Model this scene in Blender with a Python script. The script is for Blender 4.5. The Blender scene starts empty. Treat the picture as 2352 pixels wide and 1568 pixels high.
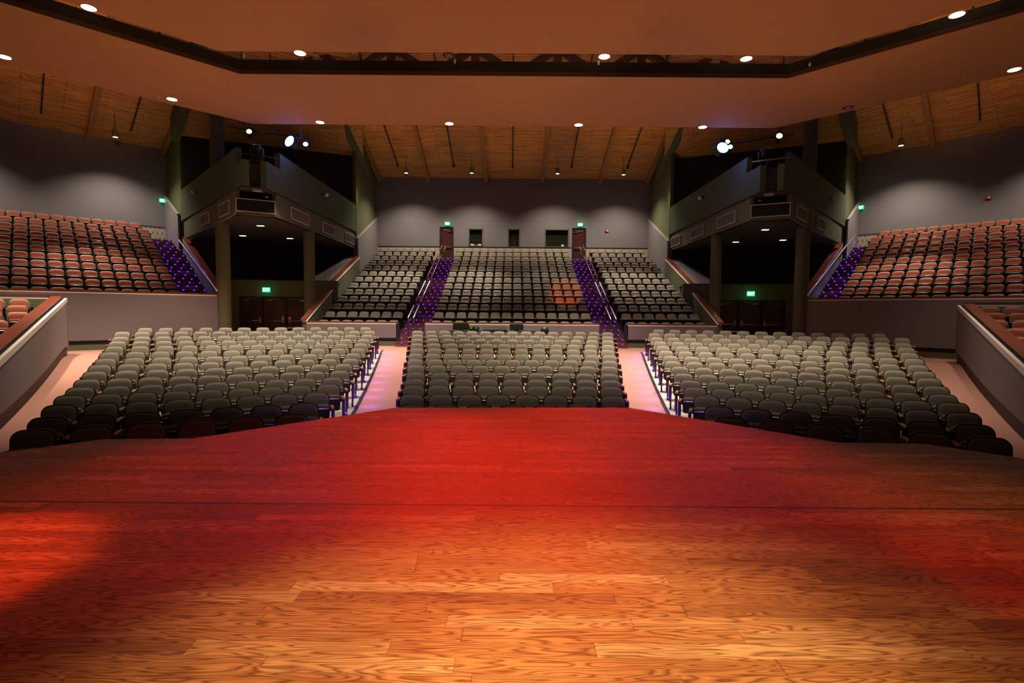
import bpy, math, random
from mathutils import Vector, Matrix
random.seed(7)
C = bpy.context.scene.collection
SC = bpy.context.scene
PI = math.pi
EYE = 1.5                       # eye height over the stage boards (stage top is z = 0)

# ---------------------------------------------------------------- camera
F_PX, HV, ROLL = 1215.0, 712.0, 0.008
pit = math.atan((784 - HV) / F_PX)
fw = Vector((0, math.cos(pit), -math.sin(pit)))
r0 = Vector((1, 0, 0)); u0 = Vector((0, math.sin(pit), math.cos(pit)))
R_ = r0 * math.cos(ROLL) + u0 * math.sin(ROLL)
U_ = -r0 * math.sin(ROLL) + u0 * math.cos(ROLL)
cd = bpy.data.cameras.new('camera'); cam = bpy.data.objects.new('camera', cd); C.objects.link(cam)
M3 = Matrix((R_, U_, -fw)).transposed()
cam.matrix_world = Matrix.Translation((0, 0, EYE)) @ M3.to_4x4()
cd.sensor_width = 36; cd.lens = F_PX / 2352 * 36; cd.clip_end = 200
SC.camera = cam
# ---------------------------------------------------------------- world, view
w = bpy.data.worlds.new('world'); SC.world = w; w.use_nodes = True
bg = w.node_tree.nodes['Background']; bg.inputs[0].default_value = (1.0, .62, .42, 1); bg.inputs[1].default_value = 0.012
vs = SC.view_settings; vs.view_transform = 'Standard'; vs.look = 'None'; vs.gamma = 1; vs.use_curve_mapping = False
vs.exposure = 0.0
SC.display_settings.display_device = 'sRGB'

def lamp(kind, loc, power, col, target=None, size=.1, angle=60, blend=.5, parent=None, name='lamp'):
    l = bpy.data.lights.new(name, kind); l.energy = power; l.color = col
    if kind == 'SPOT':
        l.spot_size = math.radians(angle); l.spot_blend = blend
    if kind == 'AREA': l.size = size
    else: l.shadow_soft_size = size
    o = bpy.data.objects.new(name, l); C.objects.link(o); o.location = loc
    if target is not None:
        d = Vector(target) - Vector(loc); o.rotation_euler = d.to_track_quat('-Z', 'Y').to_euler()
    if parent is not None:
        o.parent = parent; o.matrix_parent_inverse = parent_matrix(parent).inverted()
    return o
def parent_matrix(p):
    m = Matrix.LocRotScale(p.location, p.rotation_euler, p.scale)
    return m
# stage lighting instruments (front-of-house and overhead rig behind the camera)
WARM = (1.0, .62, .28); RED = (1.0, .03, .011); BLUE = (.12, .2, 1.0)
lamp('SPOT', (0.0, 0.0, 8.0), 3500, (1, .66, .34), (0.0, 1.75, 0), .25, 28, .75, name='overhead_amber_spot')
lamp('SPOT', (-.1, 0.4, 8.0), 3200, (1, .66, .34), (-.1, 1.95, 0), .2, 9, 1, name='overhead_amber_spot')
lamp('SPOT', (1.2, .8, 8.0), 1300, (1, .60, .24), (1.0, 2.3, 0), .3, 24, 1, name='overhead_amber_spot')
lamp('SPOT', (-2.6, 15.9, 9.15), 5000, RED, (-1.7, 5.2, 0), .08, 23, .8, name='front_red_spot')
lamp('SPOT', (2.0, 15.9, 9.15), 5400, RED, (0.9, 5.7, 0), .08, 26, .8, name='front_red_spot')
lamp('SPOT', (-3.0, 0.8, 8.0), 3000, (1, .085, .02), (-3.35, 2.9, 0), .1, 13, .5, name='overhead_red_spot')
lamp('SPOT', (3.0, 0.8, 8.0), 900, (1, .06, .02), (3.3, 2.9, 0), .15, 15, .6, name='overhead_red_spot')
lamp('SPOT', (4.0, 1.0, 8.0), 700, (1, .33, .1), (3.5, 4.4, 0), .3, 20, 1, name='overhead_orange_spot')
lamp('SPOT', (-4.6, 1.0, 8.0), 260, (1, .14, .05), (-3.8, 4.6, 0), .3, 34, 1, name='overhead_orange_spot')
# added amber fill spots behind the camera, replacing stage-floor bounce on ceiling and roof
for az in (-38, -13, 13, 38):
    dx, dy = math.sin(math.radians(az)), math.cos(math.radians(az))
    lamp('SPOT', (dx * 2, -2.4, .4), 2300, (1, .37, .10), (dx * 12, -2.4 + dy * 10, .4 + 10.4), .3, 60, .18, name='ceiling_bounce_fill')
# added amber fill spots, hidden above the farther hanging panel, brightening the plank roof
for x in (-6.2, 0, 6.2):
    lamp('SPOT', (x, 20.0, 9.15), 1100, (1, .44, .11), (x, 32.0, 13.6), .05, 36, .8, name='roof_fill')
for s_ in (-1, 1):
    lamp('SPOT', (s_ * 13.2, 17.0, 9.15), 950, (1, .44, .11), (s_ * 20.5, 25.5, 13.4), .05, 44, .8, name='roof_fill')
# added fill spots above the frame, without fixtures, brightening the nearer floor rows
for x in (-5.2, -1.8, 1.8, 5.2):
    lamp('SPOT', (x, 9.2, 8.4), 700, (1, .84, .66), (x * 1.25, 12.5, 0), .1, 66, 1, name='downlight_and_fill_beam')

# ---------------------------------------------------------------- materials
def newmat(n):
    m = bpy.data.materials.new(n); m.use_nodes = True
    nt = m.node_tree; b = nt.nodes['Principled BSDF']; return m, nt, b
def N(nt, t, **k):
    n = nt.nodes.new(t)
    for a, v in k.items(): setattr(n, a, v)
    return n
def mat(n, col, rough=.6, metal=0, var=.0, scale=8, bump=0, bscale=80, sx=1, sy=1, sz=1, spec=.5):
    m, nt, b = newmat(n)
    b.inputs['Roughness'].default_value = rough; b.inputs['Metallic'].default_value = metal
    b.inputs['Specular IOR Level'].default_value = spec
    tc = N(nt, 'ShaderNodeTexCoord'); mp = N(nt, 'ShaderNodeMapping'); mp.inputs['Scale'].default_value = (sx, sy, sz)
    nt.links.new(tc.outputs['Object'], mp.inputs[0])
    ns = N(nt, 'ShaderNodeTexNoise'); ns.inputs['Scale'].default_value = scale; ns.inputs['Detail'].default_value = 4
    nt.links.new(mp.outputs[0], ns.inputs[0])
    cr = N(nt, 'ShaderNodeValToRGB'); c = Vector(col[:3])
    cr.color_ramp.elements[0].position = .3; cr.color_ramp.elements[1].position = .7
    cr.color_ramp.elements[0].color = (*(c * (1 - var)), 1); cr.color_ramp.elements[1].color = (*(c * (1 + var)), 1)
    nt.links.new(ns.outputs[0], cr.inputs[0]); nt.links.new(cr.outputs[0], b.inputs['Base Color'])
    if bump:
        n2 = N(nt, 'ShaderNodeTexNoise'); n2.inputs['Scale'].default_value = bscale
        nt.links.new(mp.outputs[0], n2.inputs[0])
        bp = N(nt, 'ShaderNodeBump'); bp.inputs['Strength'].default_value = bump; bp.inputs['Distance'].default_value = .01
        nt.links.new(n2.outputs[0], bp.inputs['Height']); nt.links.new(bp.outputs[0], b.inputs['Normal'])
    return m
def emit(n, col, s):
    m, nt, b = newmat(n); b.inputs['Base Color'].default_value = (*col, 1)
    b.inputs['Emission Color'].default_value = (*col, 1); b.inputs['Emission Strength'].default_value = s
    return m
def stage_wood():
    m, nt, b = newmat('oak_boards'); L = nt.links.new
    def math_(op, a, bb=None, c=None):
        n = N(nt, 'ShaderNodeMath', operation=op)
        for i, v in enumerate((a, bb, c)):
            if v is None: continue
            if isinstance(v, (int, float)): n.inputs[i].default_value = v
            else: L(v, n.inputs[i])
        return n.outputs[0]
    tc = N(nt, 'ShaderNodeTexCoord'); sp = N(nt, 'ShaderNodeSeparateXYZ'); L(tc.outputs['Object'], sp.inputs[0])
    x, y = sp.outputs[0], sp.outputs[1]
    W = .105
    yr = math_('DIVIDE', y, W); row = math_('FLOOR', yr); fy = math_('FRACT', yr)
    wn = N(nt, 'ShaderNodeTexWhiteNoise', noise_dimensions='1D'); L(row, wn.inputs['W'])
    xo = math_('ADD', math_('DIVIDE', x, 1.15), math_('MULTIPLY', wn.outputs['Value'], 17.3))
    # warp the joint spacing so board lengths differ
    wob = math_('MULTIPLY', math_('SINE', math_('ADD', math_('MULTIPLY', xo, 2.1), row)), .22)
    xo = math_('ADD', xo, wob)
    col = math_('FLOOR', xo); fx = math_('FRACT', xo)
    cb = N(nt, 'ShaderNodeCombineXYZ'); L(row, cb.inputs[0]); L(col, cb.inputs[1])
    w2 = N(nt, 'ShaderNodeTexWhiteNoise', noise_dimensions='2D'); L(cb.outputs[0], w2.inputs['Vector'])
    rnd = w2.outputs['Value']
    # grain coordinates: shifted per board, stretched along x
    gv = N(nt, 'ShaderNodeCombineXYZ')
    L(math_('ADD', math_('MULTIPLY', x, 1.0), math_('MULTIPLY', rnd, 37.0)), gv.inputs[0])
    L(math_('ADD', math_('MULTIPLY', fy, W), math_('MULTIPLY', row, .731)), gv.inputs[1]); L(math_('MULTIPLY', rnd, 11.0), gv.inputs[2])
    mp = N(nt, 'ShaderNodeMapping'); mp.inputs['Scale'].default_value = (1.7, 15, 1); L(gv.outputs[0], mp.inputs[0])
    n1 = N(nt, 'ShaderNodeTexNoise'); n1.inputs['Scale'].default_value = 1; n1.inputs['Detail'].default_value = 1.5; n1.inputs['Roughness'].default_value = .4
    L(mp.outputs[0], n1.inputs[0])
    rings = math_('FRACT', math_('MULTIPLY', n1.outputs[0], 13.0))
    rp = N(nt, 'ShaderNodeValToRGB'); e = rp.color_ramp.elements
    e[0].position = 0; e[0].color = (.0, .0, .0, 1); e[1].position = 1; e[1].color = (0, 0, 0, 1)
    q = rp.color_ramp.elements.new(.2); q.color = (.8, .8, .8, 1)
    q = rp.color_ramp.elements.new(.5); q.color = (1, 1, 1, 1)
    q = rp.color_ramp.elements.new(.75); q.color = (.6, .6, .6, 1)
    L(rings, rp.inputs[0])
    mp2 = N(nt, 'ShaderNodeMapping'); mp2.inputs['Scale'].default_value = (6, 260, 1); L(gv.outputs[0], mp2.inputs[0])
    n2 = N(nt, 'ShaderNodeTexNoise'); n2.inputs['Scale'].default_value = 1; n2.inputs['Detail'].default_value = 3; L(mp2.outputs[0], n2.inputs[0])
    br = N(nt, 'ShaderNodeValToRGB'); e = br.color_ramp.elements
    e[0].position = 0; e[0].color = (.31, .14, .052, 1); e[1].position = 1; e[1].color = (.60, .36, .16, 1)
    q = br.color_ramp.elements.new(.2); q.color = (.42, .19, .062, 1)
    q = br.color_ramp.elements.new(.8); q.color = (.47, .225, .075, 1)
    L(rnd, br.inputs[0])
    g = math_('MULTIPLY', math_('ADD', math_('MULTIPLY', rp.outputs[0], .72), .34), math_('ADD', math_('MULTIPLY', n2.outputs[0], .9), .5))
    ge = math_('MINIMUM', math_('MULTIPLY', math_('MINIMUM', fy, math_('SUBTRACT', 1.0, fy)), 60.0), 1.0)
    gx = math_('MINIMUM', math_('MULTIPLY', math_('MINIMUM', fx, math_('SUBTRACT', 1.0, fx)), 300.0), 1.0)
    gap = math_('ADD', math_('MULTIPLY', math_('MINIMUM', ge, gx), .5), .5)
    seam = math_('MINIMUM', math_('MULTIPLY', math_('ABSOLUTE', math_('SUBTRACT', y, 3.99)), 40.0), 1.0)
    g = math_('MULTIPLY', g, math_('MULTIPLY', gap, math_('MAXIMUM', seam, .08)))
    # traffic dirt
    n3 = N(nt, 'ShaderNodeTexNoise'); n3.inputs['Scale'].default_value = 1.3; n3.inputs['Detail'].default_value = 3; L(tc.outputs['Object'], n3.inputs[0])
    g = math_('MULTIPLY', g, math_('ADD', math_('MULTIPLY', n3.outputs[0], .5), .75))
    mx = N(nt, 'ShaderNodeMix', data_type='RGBA', blend_type='MULTIPLY'); mx.inputs[0].default_value = 1
    L(br.outputs[0], mx.inputs[6]); cc = N(nt, 'ShaderNodeCombineColor'); L(g, cc.inputs[0])
    L(math_('POWER', g, 1.15), cc.inputs[1]); L(math_('POWER', g, 1.3), cc.inputs[2]); L(cc.outputs[0], mx.inputs[7])
    L(mx.outputs[2], b.inputs['Base Color'])
    L(math_('ADD', math_('MULTIPLY', n3.outputs[0], .3), .36), b.inputs['Roughness'])
    b.inputs['Specular IOR Level'].default_value = .35
    bp = N(nt, 'ShaderNodeBump'); bp.inputs['Strength'].default_value = .25; bp.inputs['Distance'].default_value = .003
    L(g, bp.inputs['Height']); L(bp.outputs[0], b.inputs['Normal'])
    return m
def plank_ceiling():
    m, nt, b = newmat('pine_planks'); L = nt.links.new
    tc = N(nt, 'ShaderNodeTexCoord')
    bk = N(nt, 'ShaderNodeTexBrick'); bk.offset = .5; bk.inputs['Scale'].default_value = 1
    bk.inputs['Brick Width'].default_value = 3.1; bk.inputs['Row Height'].default_value = .15
    bk.inputs['Mortar Size'].default_value = .012; bk.inputs['Mortar Smooth'].default_value = .3
    bk.inputs['Color1'].default_value = (.80, .42, .12, 1); bk.inputs['Color2'].default_value = (.62, .31, .085, 1)
    bk.inputs['Mortar'].default_value = (.1, .045, .015, 1)
    L(tc.outputs['Object'], bk.inputs[0])
    mp = N(nt, 'ShaderNodeMapping'); mp.inputs['Scale'].default_value = (1.6, 6.7, 1); L(tc.outputs['Object'], mp.inputs[0])
    vo = N(nt, 'ShaderNodeTexVoronoi'); vo.inputs['Scale'].default_value = 1; L(mp.outputs[0], vo.inputs[0])
    cr = N(nt, 'ShaderNodeValToRGB'); cr.color_ramp.elements[0].position = .06; cr.color_ramp.elements[0].color = (.25, .2, .15, 1)
    cr.color_ramp.elements[1].position = .2; cr.color_ramp.elements[1].color = (1, 1, 1, 1); L(vo.outputs['Distance'], cr.inputs[0])
    mp2 = N(nt, 'ShaderNodeMapping'); mp2.inputs['Scale'].default_value = (.7, 12, 1); L(tc.outputs['Object'], mp2.inputs[0])
    n2 = N(nt, 'ShaderNodeTexNoise'); n2.inputs['Scale'].default_value = 1.5; n2.inputs['Detail'].default_value = 4; L(mp2.outputs[0], n2.inputs[0])
    c2 = N(nt, 'ShaderNodeValToRGB'); c2.color_ramp.elements[0].position = .3; c2.color_ramp.elements[0].color = (.55, .5, .45, 1)
    c2.color_ramp.elements[1].position = .6; c2.color_ramp.elements[1].color = (1.1, 1.1, 1.1, 1); L(n2.outputs[0], c2.inputs[0])
    m1 = N(nt, 'ShaderNodeMix', data_type='RGBA', blend_type='MULTIPLY'); m1.inputs[0].default_value = 1
    L(bk.outputs[0], m1.inputs[6]); L(cr.outputs[0], m1.inputs[7])
    m2 = N(nt, 'ShaderNodeMix', data_type='RGBA', blend_type='MULTIPLY'); m2.inputs[0].default_value = 1
    L(m1.outputs[2], m2.inputs[6]); L(c2.outputs[0], m2.inputs[7]); L(m2.outputs[2], b.inputs['Base Color'])
    b.inputs['Roughness'].default_value = .6
    return m
MT = dict(
 oak=stage_wood(), pine=plank_ceiling(),
 beam=mat('glulam_timber', (.38, .19, .07), .6, var=.2, scale=3, sx=1, sy=6, sz=6),
 truss=mat('dark_timber', (.10, .05, .022), .7, var=.2, scale=4),
 cloud=mat('painted_gypsum', (.43, .20, .075), .85, var=.04, scale=2, bump=.1, bscale=40),
 fascia=mat('black_fascia', (.009, .008, .006), .8), lip=mat('brown_lip', (.05, .022, .012), .7),
 wall=mat('grey_mauve_fabric', (.205, .188, .190), .95, var=.06, scale=30, bump=.25, bscale=120),
 walld=mat('dark_mauve_fabric', (.215, .18, .185), .95, var=.06, scale=30, bump=.25, bscale=120),
 olive=mat('olive_paint', (.12, .13, .062), .8, var=.06, scale=3),
 oliveg=mat('green_grey_block', (.068, .098, .05), .85, var=.07, scale=6, bump=.3, bscale=30),
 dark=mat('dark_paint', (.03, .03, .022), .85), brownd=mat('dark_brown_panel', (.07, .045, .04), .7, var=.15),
 cap=mat('red_stained_cap', (.21, .045, .018), .35, var=.25, scale=6, sx=1, sy=4),
 trimd=mat('dull_trim', (.34, .31, .26), .6), white=mat('white_trim', (.80, .74, .69), .5, var=.03),
 carpet=mat('tan_carpet', (.46, .22, .165), .95, var=.09, scale=90, bump=.3, bscale=200),
 concrete=mat('cream_concrete', (.55, .50, .38), .8, var=.08, scale=6),
 maroon=mat('maroon_stair', (.16, .045, .03), .7, var=.15, scale=10),
 tier=mat('tier_dark', (.05, .035, .03), .85, var=.1),
 tan=mat('tan_panel', (.42, .36, .24), .85, var=.08, scale=5),
 grey=mat('grey_upholstery', (.27, .235, .175), .92, var=.07, scale=60, bump=.3, bscale=400),
 red=mat('rust_upholstery', (.31, .072, .032), .92, var=.07, scale=60, bump=.3, bscale=400),
 black=mat('black_plastic', (.009, .010, .008), .5, var=.1), rimr=mat('taupe_plastic', (.22, .18, .14), .45),
 silver=mat('polished_edge', (.86, .85, .80), .3, metal=.35), chrome=mat('chrome', (.75, .75, .75), .18, metal=1),
 arm=mat('oak_armrest', (.78, .36, .12), .35, var=.2, scale=12), armd=mat('dark_armrest', (.07, .03, .02), .35),
 door=mat('mahogany_door', (.06, .014, .008), .4, var=.25, scale=3, sx=1, sy=1, sz=.15),
 doord=mat('dark_mahogany_door', (.055, .02, .012), .4, var=.25, scale=3, sz=.2),
 frame=mat('black_frame', (.015, .013, .012), .5), brass=mat('brass', (.72, .50, .25), .3, metal=1),
 alu=mat('light_frame', (.50, .42, .33), .5), grille=mat('grille_bars', (.20, .17, .13), .6),
 glass=mat('dark_glass', (.012, .016, .012), .08, spec=.7), fire=mat('fire_red', (.55, .03, .02), .4),
 screen=mat('dark_screen', (.015, .025, .018), .3),
 lens=emit('downlight_lens', (1, .86, .70), 30), lensw=emit('pendant_lens', (1, .9, .8), 26),
 lenso=emit('soffit_lens', (1, .62, .40), 12), blue=emit('blue_lens', (.08, .32, 1), 13), bluew=emit('pale_blue_lens', (.45, .65, 1), 4),
 led=emit('violet_led', (.035, .02, 1), 7), green=emit('exit_green', (.02, .50, .20), 1.3), exitw=emit('exit_letters', (.65, 1, .82), 4),
 redled=emit('red_indicator', (1, .05, .03), 2),
)
# perforated acoustic panel
def perf():
    m, nt, b = newmat('slotted_panel'); L = nt.links.new
    tc = N(nt, 'ShaderNodeTexCoord'); bk = N(nt, 'ShaderNodeTexBrick'); bk.inputs['Scale'].default_value = 1; bk.offset = .5
    bk.inputs['Brick Width'].default_value = .22; bk.inputs['Row Height'].default_value = .3; bk.inputs['Mortar Size'].default_value = .085
    bk.inputs['Color1'].default_value = (.12, .09, .05, 1); bk.inputs['Color2'].default_value = (.15, .12, .07, 1); bk.inputs['Mortar'].default_value = (.42, .36, .24, 1)
    mp = N(nt, 'ShaderNodeMapping'); mp.inputs['Rotation'].default_value = (PI / 2, 0, 0); L(tc.outputs['Object'], mp.inputs[0]); L(mp.outputs[0], bk.inputs[0])
    L(bk.outputs[0], b.inputs['Base Color']); b.inputs['Roughness'].default_value = .8; return m
MT['perf'] = perf()

# ---------------------------------------------------------------- mesh helpers
class MB:
    def __init__(s): s.v = []; s.f = []; s.m = []; s.sm = []
    def add(s, vs, fs, mi=0, smooth=False, M=None):
        o = len(s.v); s.v += [tuple(M @ Vector(v)) if M else tuple(v) for v in vs]
        s.f += [tuple(i + o for i in f) for f in fs]; s.m += [mi] * len(fs); s.sm += [smooth] * len(fs)
    def box(s, x0, y0, z0, x1, y1, z1, mi=0, M=None):
        vs = [(x, y, z) for z in (z0, z1) for y in (y0, y1) for x in (x0, x1)]
        s.add(vs, [(0, 2, 3, 1), (4, 5, 7, 6), (0, 1, 5, 4), (2, 6, 7, 3), (0, 4, 6, 2), (1, 3, 7, 5)], mi, M=M)
    def prism(s, poly, z0, z1, mi=0):
        """poly in plan; z0/z1 a number or a list per vertex"""
        n = len(poly); a = z0 if isinstance(z0, (list, tuple)) else [z0] * n; b = z1 if isinstance(z1, (list, tuple)) else [z1] * n
        vs = [(p[0], p[1], z) for p, z in zip(poly, a)] + [(p[0], p[1], z) for p, z in zip(poly, b)]
        fs = [tuple(range(n))[::-1], tuple(range(n, 2 * n))] + [(i, (i + 1) % n, (i + 1) % n + n, i + n) for i in range(n)]
        s.add(vs, fs, mi)
    def wall(s, p, q, z0, z1, t=.2, mi=0, side=1):
        """vertical slab from plan point p to q; thickness to the side; z0,z1 = number or (at p, at q)"""
        p = Vector(p[:2]); q = Vector(q[:2]); d = (q - p).normalized(); n = Vector((-d.y, d.x)) * t * side
        a = z0 if isinstance(z0, (list, tuple)) else (z0, z0); b = z1 if isinstance(z1, (list, tuple)) else (z1, z1)
        s.prism([p, q, q + n, p + n], [a[0], a[1], a[1], a[0]], [b[0], b[1], b[1], b[0]], mi)
    def tube(s, pts, r, mi=0, seg=8, caps=True):
        pts = [Vector(p) for p in pts]; o = len(s.v); k = len(pts); rr = r if isinstance(r, (list, tuple)) else [r] * k
        up = None
        for i, p in enumerate(pts):
            d = (pts[min(i + 1, k - 1)] - pts[max(i - 1, 0)]).normalized()
            a = d.orthogonal().normalized() if up is None else (up - d * up.dot(d)).normalized(); up = a; b = d.cross(a)
            for j in range(seg):
                t = 2 * PI * j / seg; s.v.append(tuple(p + (a * math.cos(t) + b * math.sin(t)) * rr[i]))
        for i in range(k - 1):
            for j in range(seg):
                s.f.append((o + i * seg + j, o + i * seg + (j + 1) % seg, o + (i + 1) * seg + (j + 1) % seg, o + (i + 1) * seg + j)); s.m.append(mi); s.sm.append(True)
        if caps:
            s.f.append(tuple(o + j for j in range(seg))[::-1]); s.m.append(mi); s.sm.append(False)
            s.f.append(tuple(o + (k - 1) * seg + j for j in range(seg))); s.m.append(mi); s.sm.append(False)
    def lathe(s, c, prof, mi=0, seg=16, M=None):
        o = []; vs = []; fs = []
        for r, z in prof:
            for j in range(seg):
                t = 2 * PI * j / seg; vs.append((c[0] + r * math.cos(t), c[1] + r * math.sin(t), c[2] + z))
        for i in range(len(prof) - 1):
            for j in range(seg): fs.append((i * seg + j, i * seg + (j + 1) % seg, (i + 1) * seg + (j + 1) % seg, (i + 1) * seg + j))
        s.add(vs, fs, mi, True, M)
    def mesh(s, name, mats):
        me = bpy.data.meshes.new(name); me.from_pydata(s.v, [], s.f)
        for m in mats: me.materials.append(MT[m] if isinstance(m, str) else m)
        me.polygons.foreach_set('material_index', s.m); me.polygons.foreach_set('use_smooth', s.sm); me.update()
        return me
    def build(s, name, mats, parent=None, loc=None, rotz=0):
        if isinstance(mats, str): mats = [mats]
        o = bpy.data.objects.new(name, s.mesh(name, mats)); C.objects.link(o)
        if parent is not None: o.parent = parent
        if loc is not None: o.location = loc
        if rotz: o.rotation_euler = (0, 0, rotz)
        return o
def tag(o, label, cat, group=None, kind=None):
    o['label'] = label; o['category'] = cat
    if group: o['group'] = group
    if kind: o['kind'] = kind
    return o
def struct(o, label=None):
    o['kind'] = 'structure'
    if label: o['label'] = label
    return o
def thing(name, label, cat, loc=(0, 0, 0), rotz=0, group=None):
    o = bpy.data.objects.new(name, None); C.objects.link(o); o.location = loc; o.rotation_euler = (0, 0, rotz); o.empty_display_size = .1
    return tag(o, label, cat, group)
def fam(root):
    kids = {}
    for o in bpy.data.objects:
        if o.parent: kids.setdefault(o.parent.name, []).append(o)
    def rec(o): return (o, [rec(k) for k in kids.get(o.name, [])])
    return rec(root)
def dup(tree, loc, rotz, label, group=None, skip=()):
    def rec(t, parent):
        o, ks = t
        if o.name.split('.')[0] in skip: return None
        c = o.copy(); C.objects.link(c)
        if parent is not None: c.parent = parent
        for k in ks: rec(k, c)
        return c
    r = rec(tree, None); r.location = loc; r.rotation_euler = (0, 0, rotz); r['label'] = label
    if group: r['group'] = group
    return r
Z = lambda rel: rel + EYE
ORD = ['first', 'second', 'third', 'fourth', 'fifth', 'sixth', 'seventh', 'eighth', 'ninth', 'tenth', 'eleventh', 'twelfth', 'thirteenth', 'fourteenth', 'fifteenth', 'sixteenth']

# ---------------------------------------------------------------- stage
edge = [(-16, -2.0), (-9.0, 4.2), (-5.6, 5.2), (-4.63, 5.78), (-3.66, 5.93), (-1.75, 7.95), (1.75, 7.95), (3.66, 5.93), (4.63, 5.78), (5.6, 5.2), (9.0, 4.2), (16, -2.0)]
def from_px(u, v, z):           # only used to lay out measured corners of the stage front
    a, b = u - 1176, v - 784; c, s = math.cos(ROLL), math.sin(ROLL); a, b = a * c + b * s, -a * s + b * c
    c, s = math.cos(pit), math.sin(pit); X = a / F_PX; D = 1.0; V = -b / F_PX
    Y = D * c + V * s; Zz = -D * s + V * c; t = z / Zz
    return (X * t, Y * t)
lf = [from_px(x, y, -EYE) for x, y in ((0, 1040), (240, 1008), (440, 1007), (910, 936))]
rf = [from_px(x, y, -EYE) for x, y in ((1445, 936), (1925, 1016), (2125, 1019), (2352, 1053))]
edge = [(-14, lf[0][1] - 4.0)] + lf + rf + [(14, rf[-1][1] - 4.0)]
b = MB(); b.prism(edge + [(14, -3), (-14, -3)], -.3, 0); struct(b.build('floor', 'oak'))
b = MB()
for p, q in zip(edge, edge[1:]): b.wall(p, q, -1.6, -.3, .05, side=-1)
struct(b.build('trim_1', 'brownd'))

# ---------------------------------------------------------------- orchestra floor
def h_top(rho):
    r = max(0, (rho - 8.7) / .95); return (-1.66 + .0053 * r * r) * .946
def fz(x, y):
    rho = max(abs(x) * .375 + y * .927, y)
    return min(h_top(rho) - .84, -1.62) + EYE
b = MB(); nx, ny = 90, 60
for j in range(ny + 1):
    for i in range(nx + 1):
        x = -21 + 42 * i / nx; y = 3 + 23.5 * j / ny; b.v.append((x, y, fz(x, y)))
for j in range(ny):
    for i in range(nx):
        a = j * (nx + 1) + i; b.f.append((a, a + 1, a + nx + 2, a + nx + 1)); b.m.append(0); b.sm.append(True)
struct(b.build('floor', 'carpet'))
SW = [(6.08, 6.67), (6.56, 7.43), (7.14, 8.3), (7.64, 9.1), (8.07, 9.85), (8.59, 10.66), (9.13, 11.54), (9.64, 12.34), (10.12, 13.15), (10.67, 14.0), (11.16, 14.83), (11.64, 15.6), (12.08, 16.32), (12.6, 17.1)]
SA = [(3.28, 7.8), (3.45, 8.7), (3.63, 9.75), (3.74, 10.7), (3.94, 11.56), (4.09, 12.5), (4.32, 13.52), (4.42, 14.44), (4.62, 15.35), (4.76, 16.3), (4.94, 17.25), (5.09, 18.1), (5.22, 19.0), (5.36, 19.85)]
SN = [6, 7, 8, 9, 9, 10, 10, 11, 11, 12, 12, 13, 14, 15]
CY = [8.69, 9.72, 10.79, 11.64, 12.56, 13.69, 14.68, 15.7, 16.69, 17.68, 18.66, 19.5, 20.4]
CW = [1.65, 1.85, 2.02, 2.165, 2.3, 2.5, 2.69, 2.87, 3.0, 3.19, 3.36, 3.5, 3.66]
CN = [7, 8, 9, 9, 9, 10, 11, 12, 12, 12, 13, 14, 15]
def sheet(rows, dz, name, m):   # rows: list of (p, q) plan ends -> sloping slab just over the floor
    b = MB()
    for p, q in rows:
        k = 10
        for i in range(k + 1):
            x = p[0] + (q[0] - p[0]) * i / k; y = p[1] + (q[1] - p[1]) * i / k; b.v.append((x, y, fz(x, y) + dz))
    for j in range(len(rows) - 1):
        for i in range(k):
            a = j * (k + 1) + i; b.f.append((a, a + 1, a + k + 2, a + k + 1)); b.m.append(0); b.sm.append(True)
    return struct(b.build(name, m))
for s in (-1, 1):
    rows = []
    for (wx, wy), (ax, ay) in zip(SW, SA):
        ye = ay - .25; rows.append(((s * (wx + .22), wy - .35), (s * (3.54 + (ye - 11.56) * .172), ye)))
    rows.append(((s * 13.0, 17.5), (s * (3.54 + (20.6 - 11.56) * .172), 20.6)))
    sheet(rows, .012, 'floor', 'concrete')
    b = MB()
    for (p, q), (p2, q2) in zip(rows, rows[1:]):
        a1, a2 = q, q2
        z1, z2 = fz(*a1) + .02, fz(*a2) + .02
        b.prism([a1, a2, (a2[0] - s * .07, a2[1]), (a1[0] - s * .07, a1[1])], [z1 - .05, z2 - .05, z2 - .05, z1 - .05], [z1 + .012, z2 + .012, z2 + .012, z1 + .012])
    struct(b.build('trim_3', 'frame'))
sheet([((-cw - .35, cy - .3), (cw + .35, cy - .3)) for cw, cy in zip(CW, CY)] + [((-4.0, 20.8), (4.0, 20.8))], .012, 'floor', 'concrete')

# ---------------------------------------------------------------- the seat
def outline(w, hgt, rad, bow, taper=.0, n=6):
    """closed outline (x, s), counter-clockwise from bottom left"""
    pts = []
    r2 = .04
    def arc(cx, cz, r, a0, a1, k): return [(cx + r * math.cos(a0 + (a1 - a0) * i / k), cz + r * math.sin(a0 + (a1 - a0) * i / k)) for i in range(k + 1)]
    hw = w / 2
    pts += arc(-hw + r2, r2, r2, PI, 1.5 * PI, 2); pts += arc(hw - r2, r2, r2, 1.5 * PI, 2 * PI, 2)
    pts += arc(hw - rad, hgt - rad, rad, 0, PI / 2, n); pts += [(0, hgt)]; pts += arc(-hw + rad, hgt - rad, rad, PI / 2, PI, n)
    out = []
    for x, z in pts:
        t = z / hgt; out.append((x * (1 - taper * (1 - t)), z - bow * (x / hw) ** 2 * (t > .5)))
    return out
H0, HB = .385, .46
def back_pt(x, s, d):
    """point on the reclined, slightly wrapped back; d = distance towards the sitter"""
    return (x, .0 + .20 * s - d - .38 * x * x, H0 + s * .985 - .15 * d)
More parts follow.
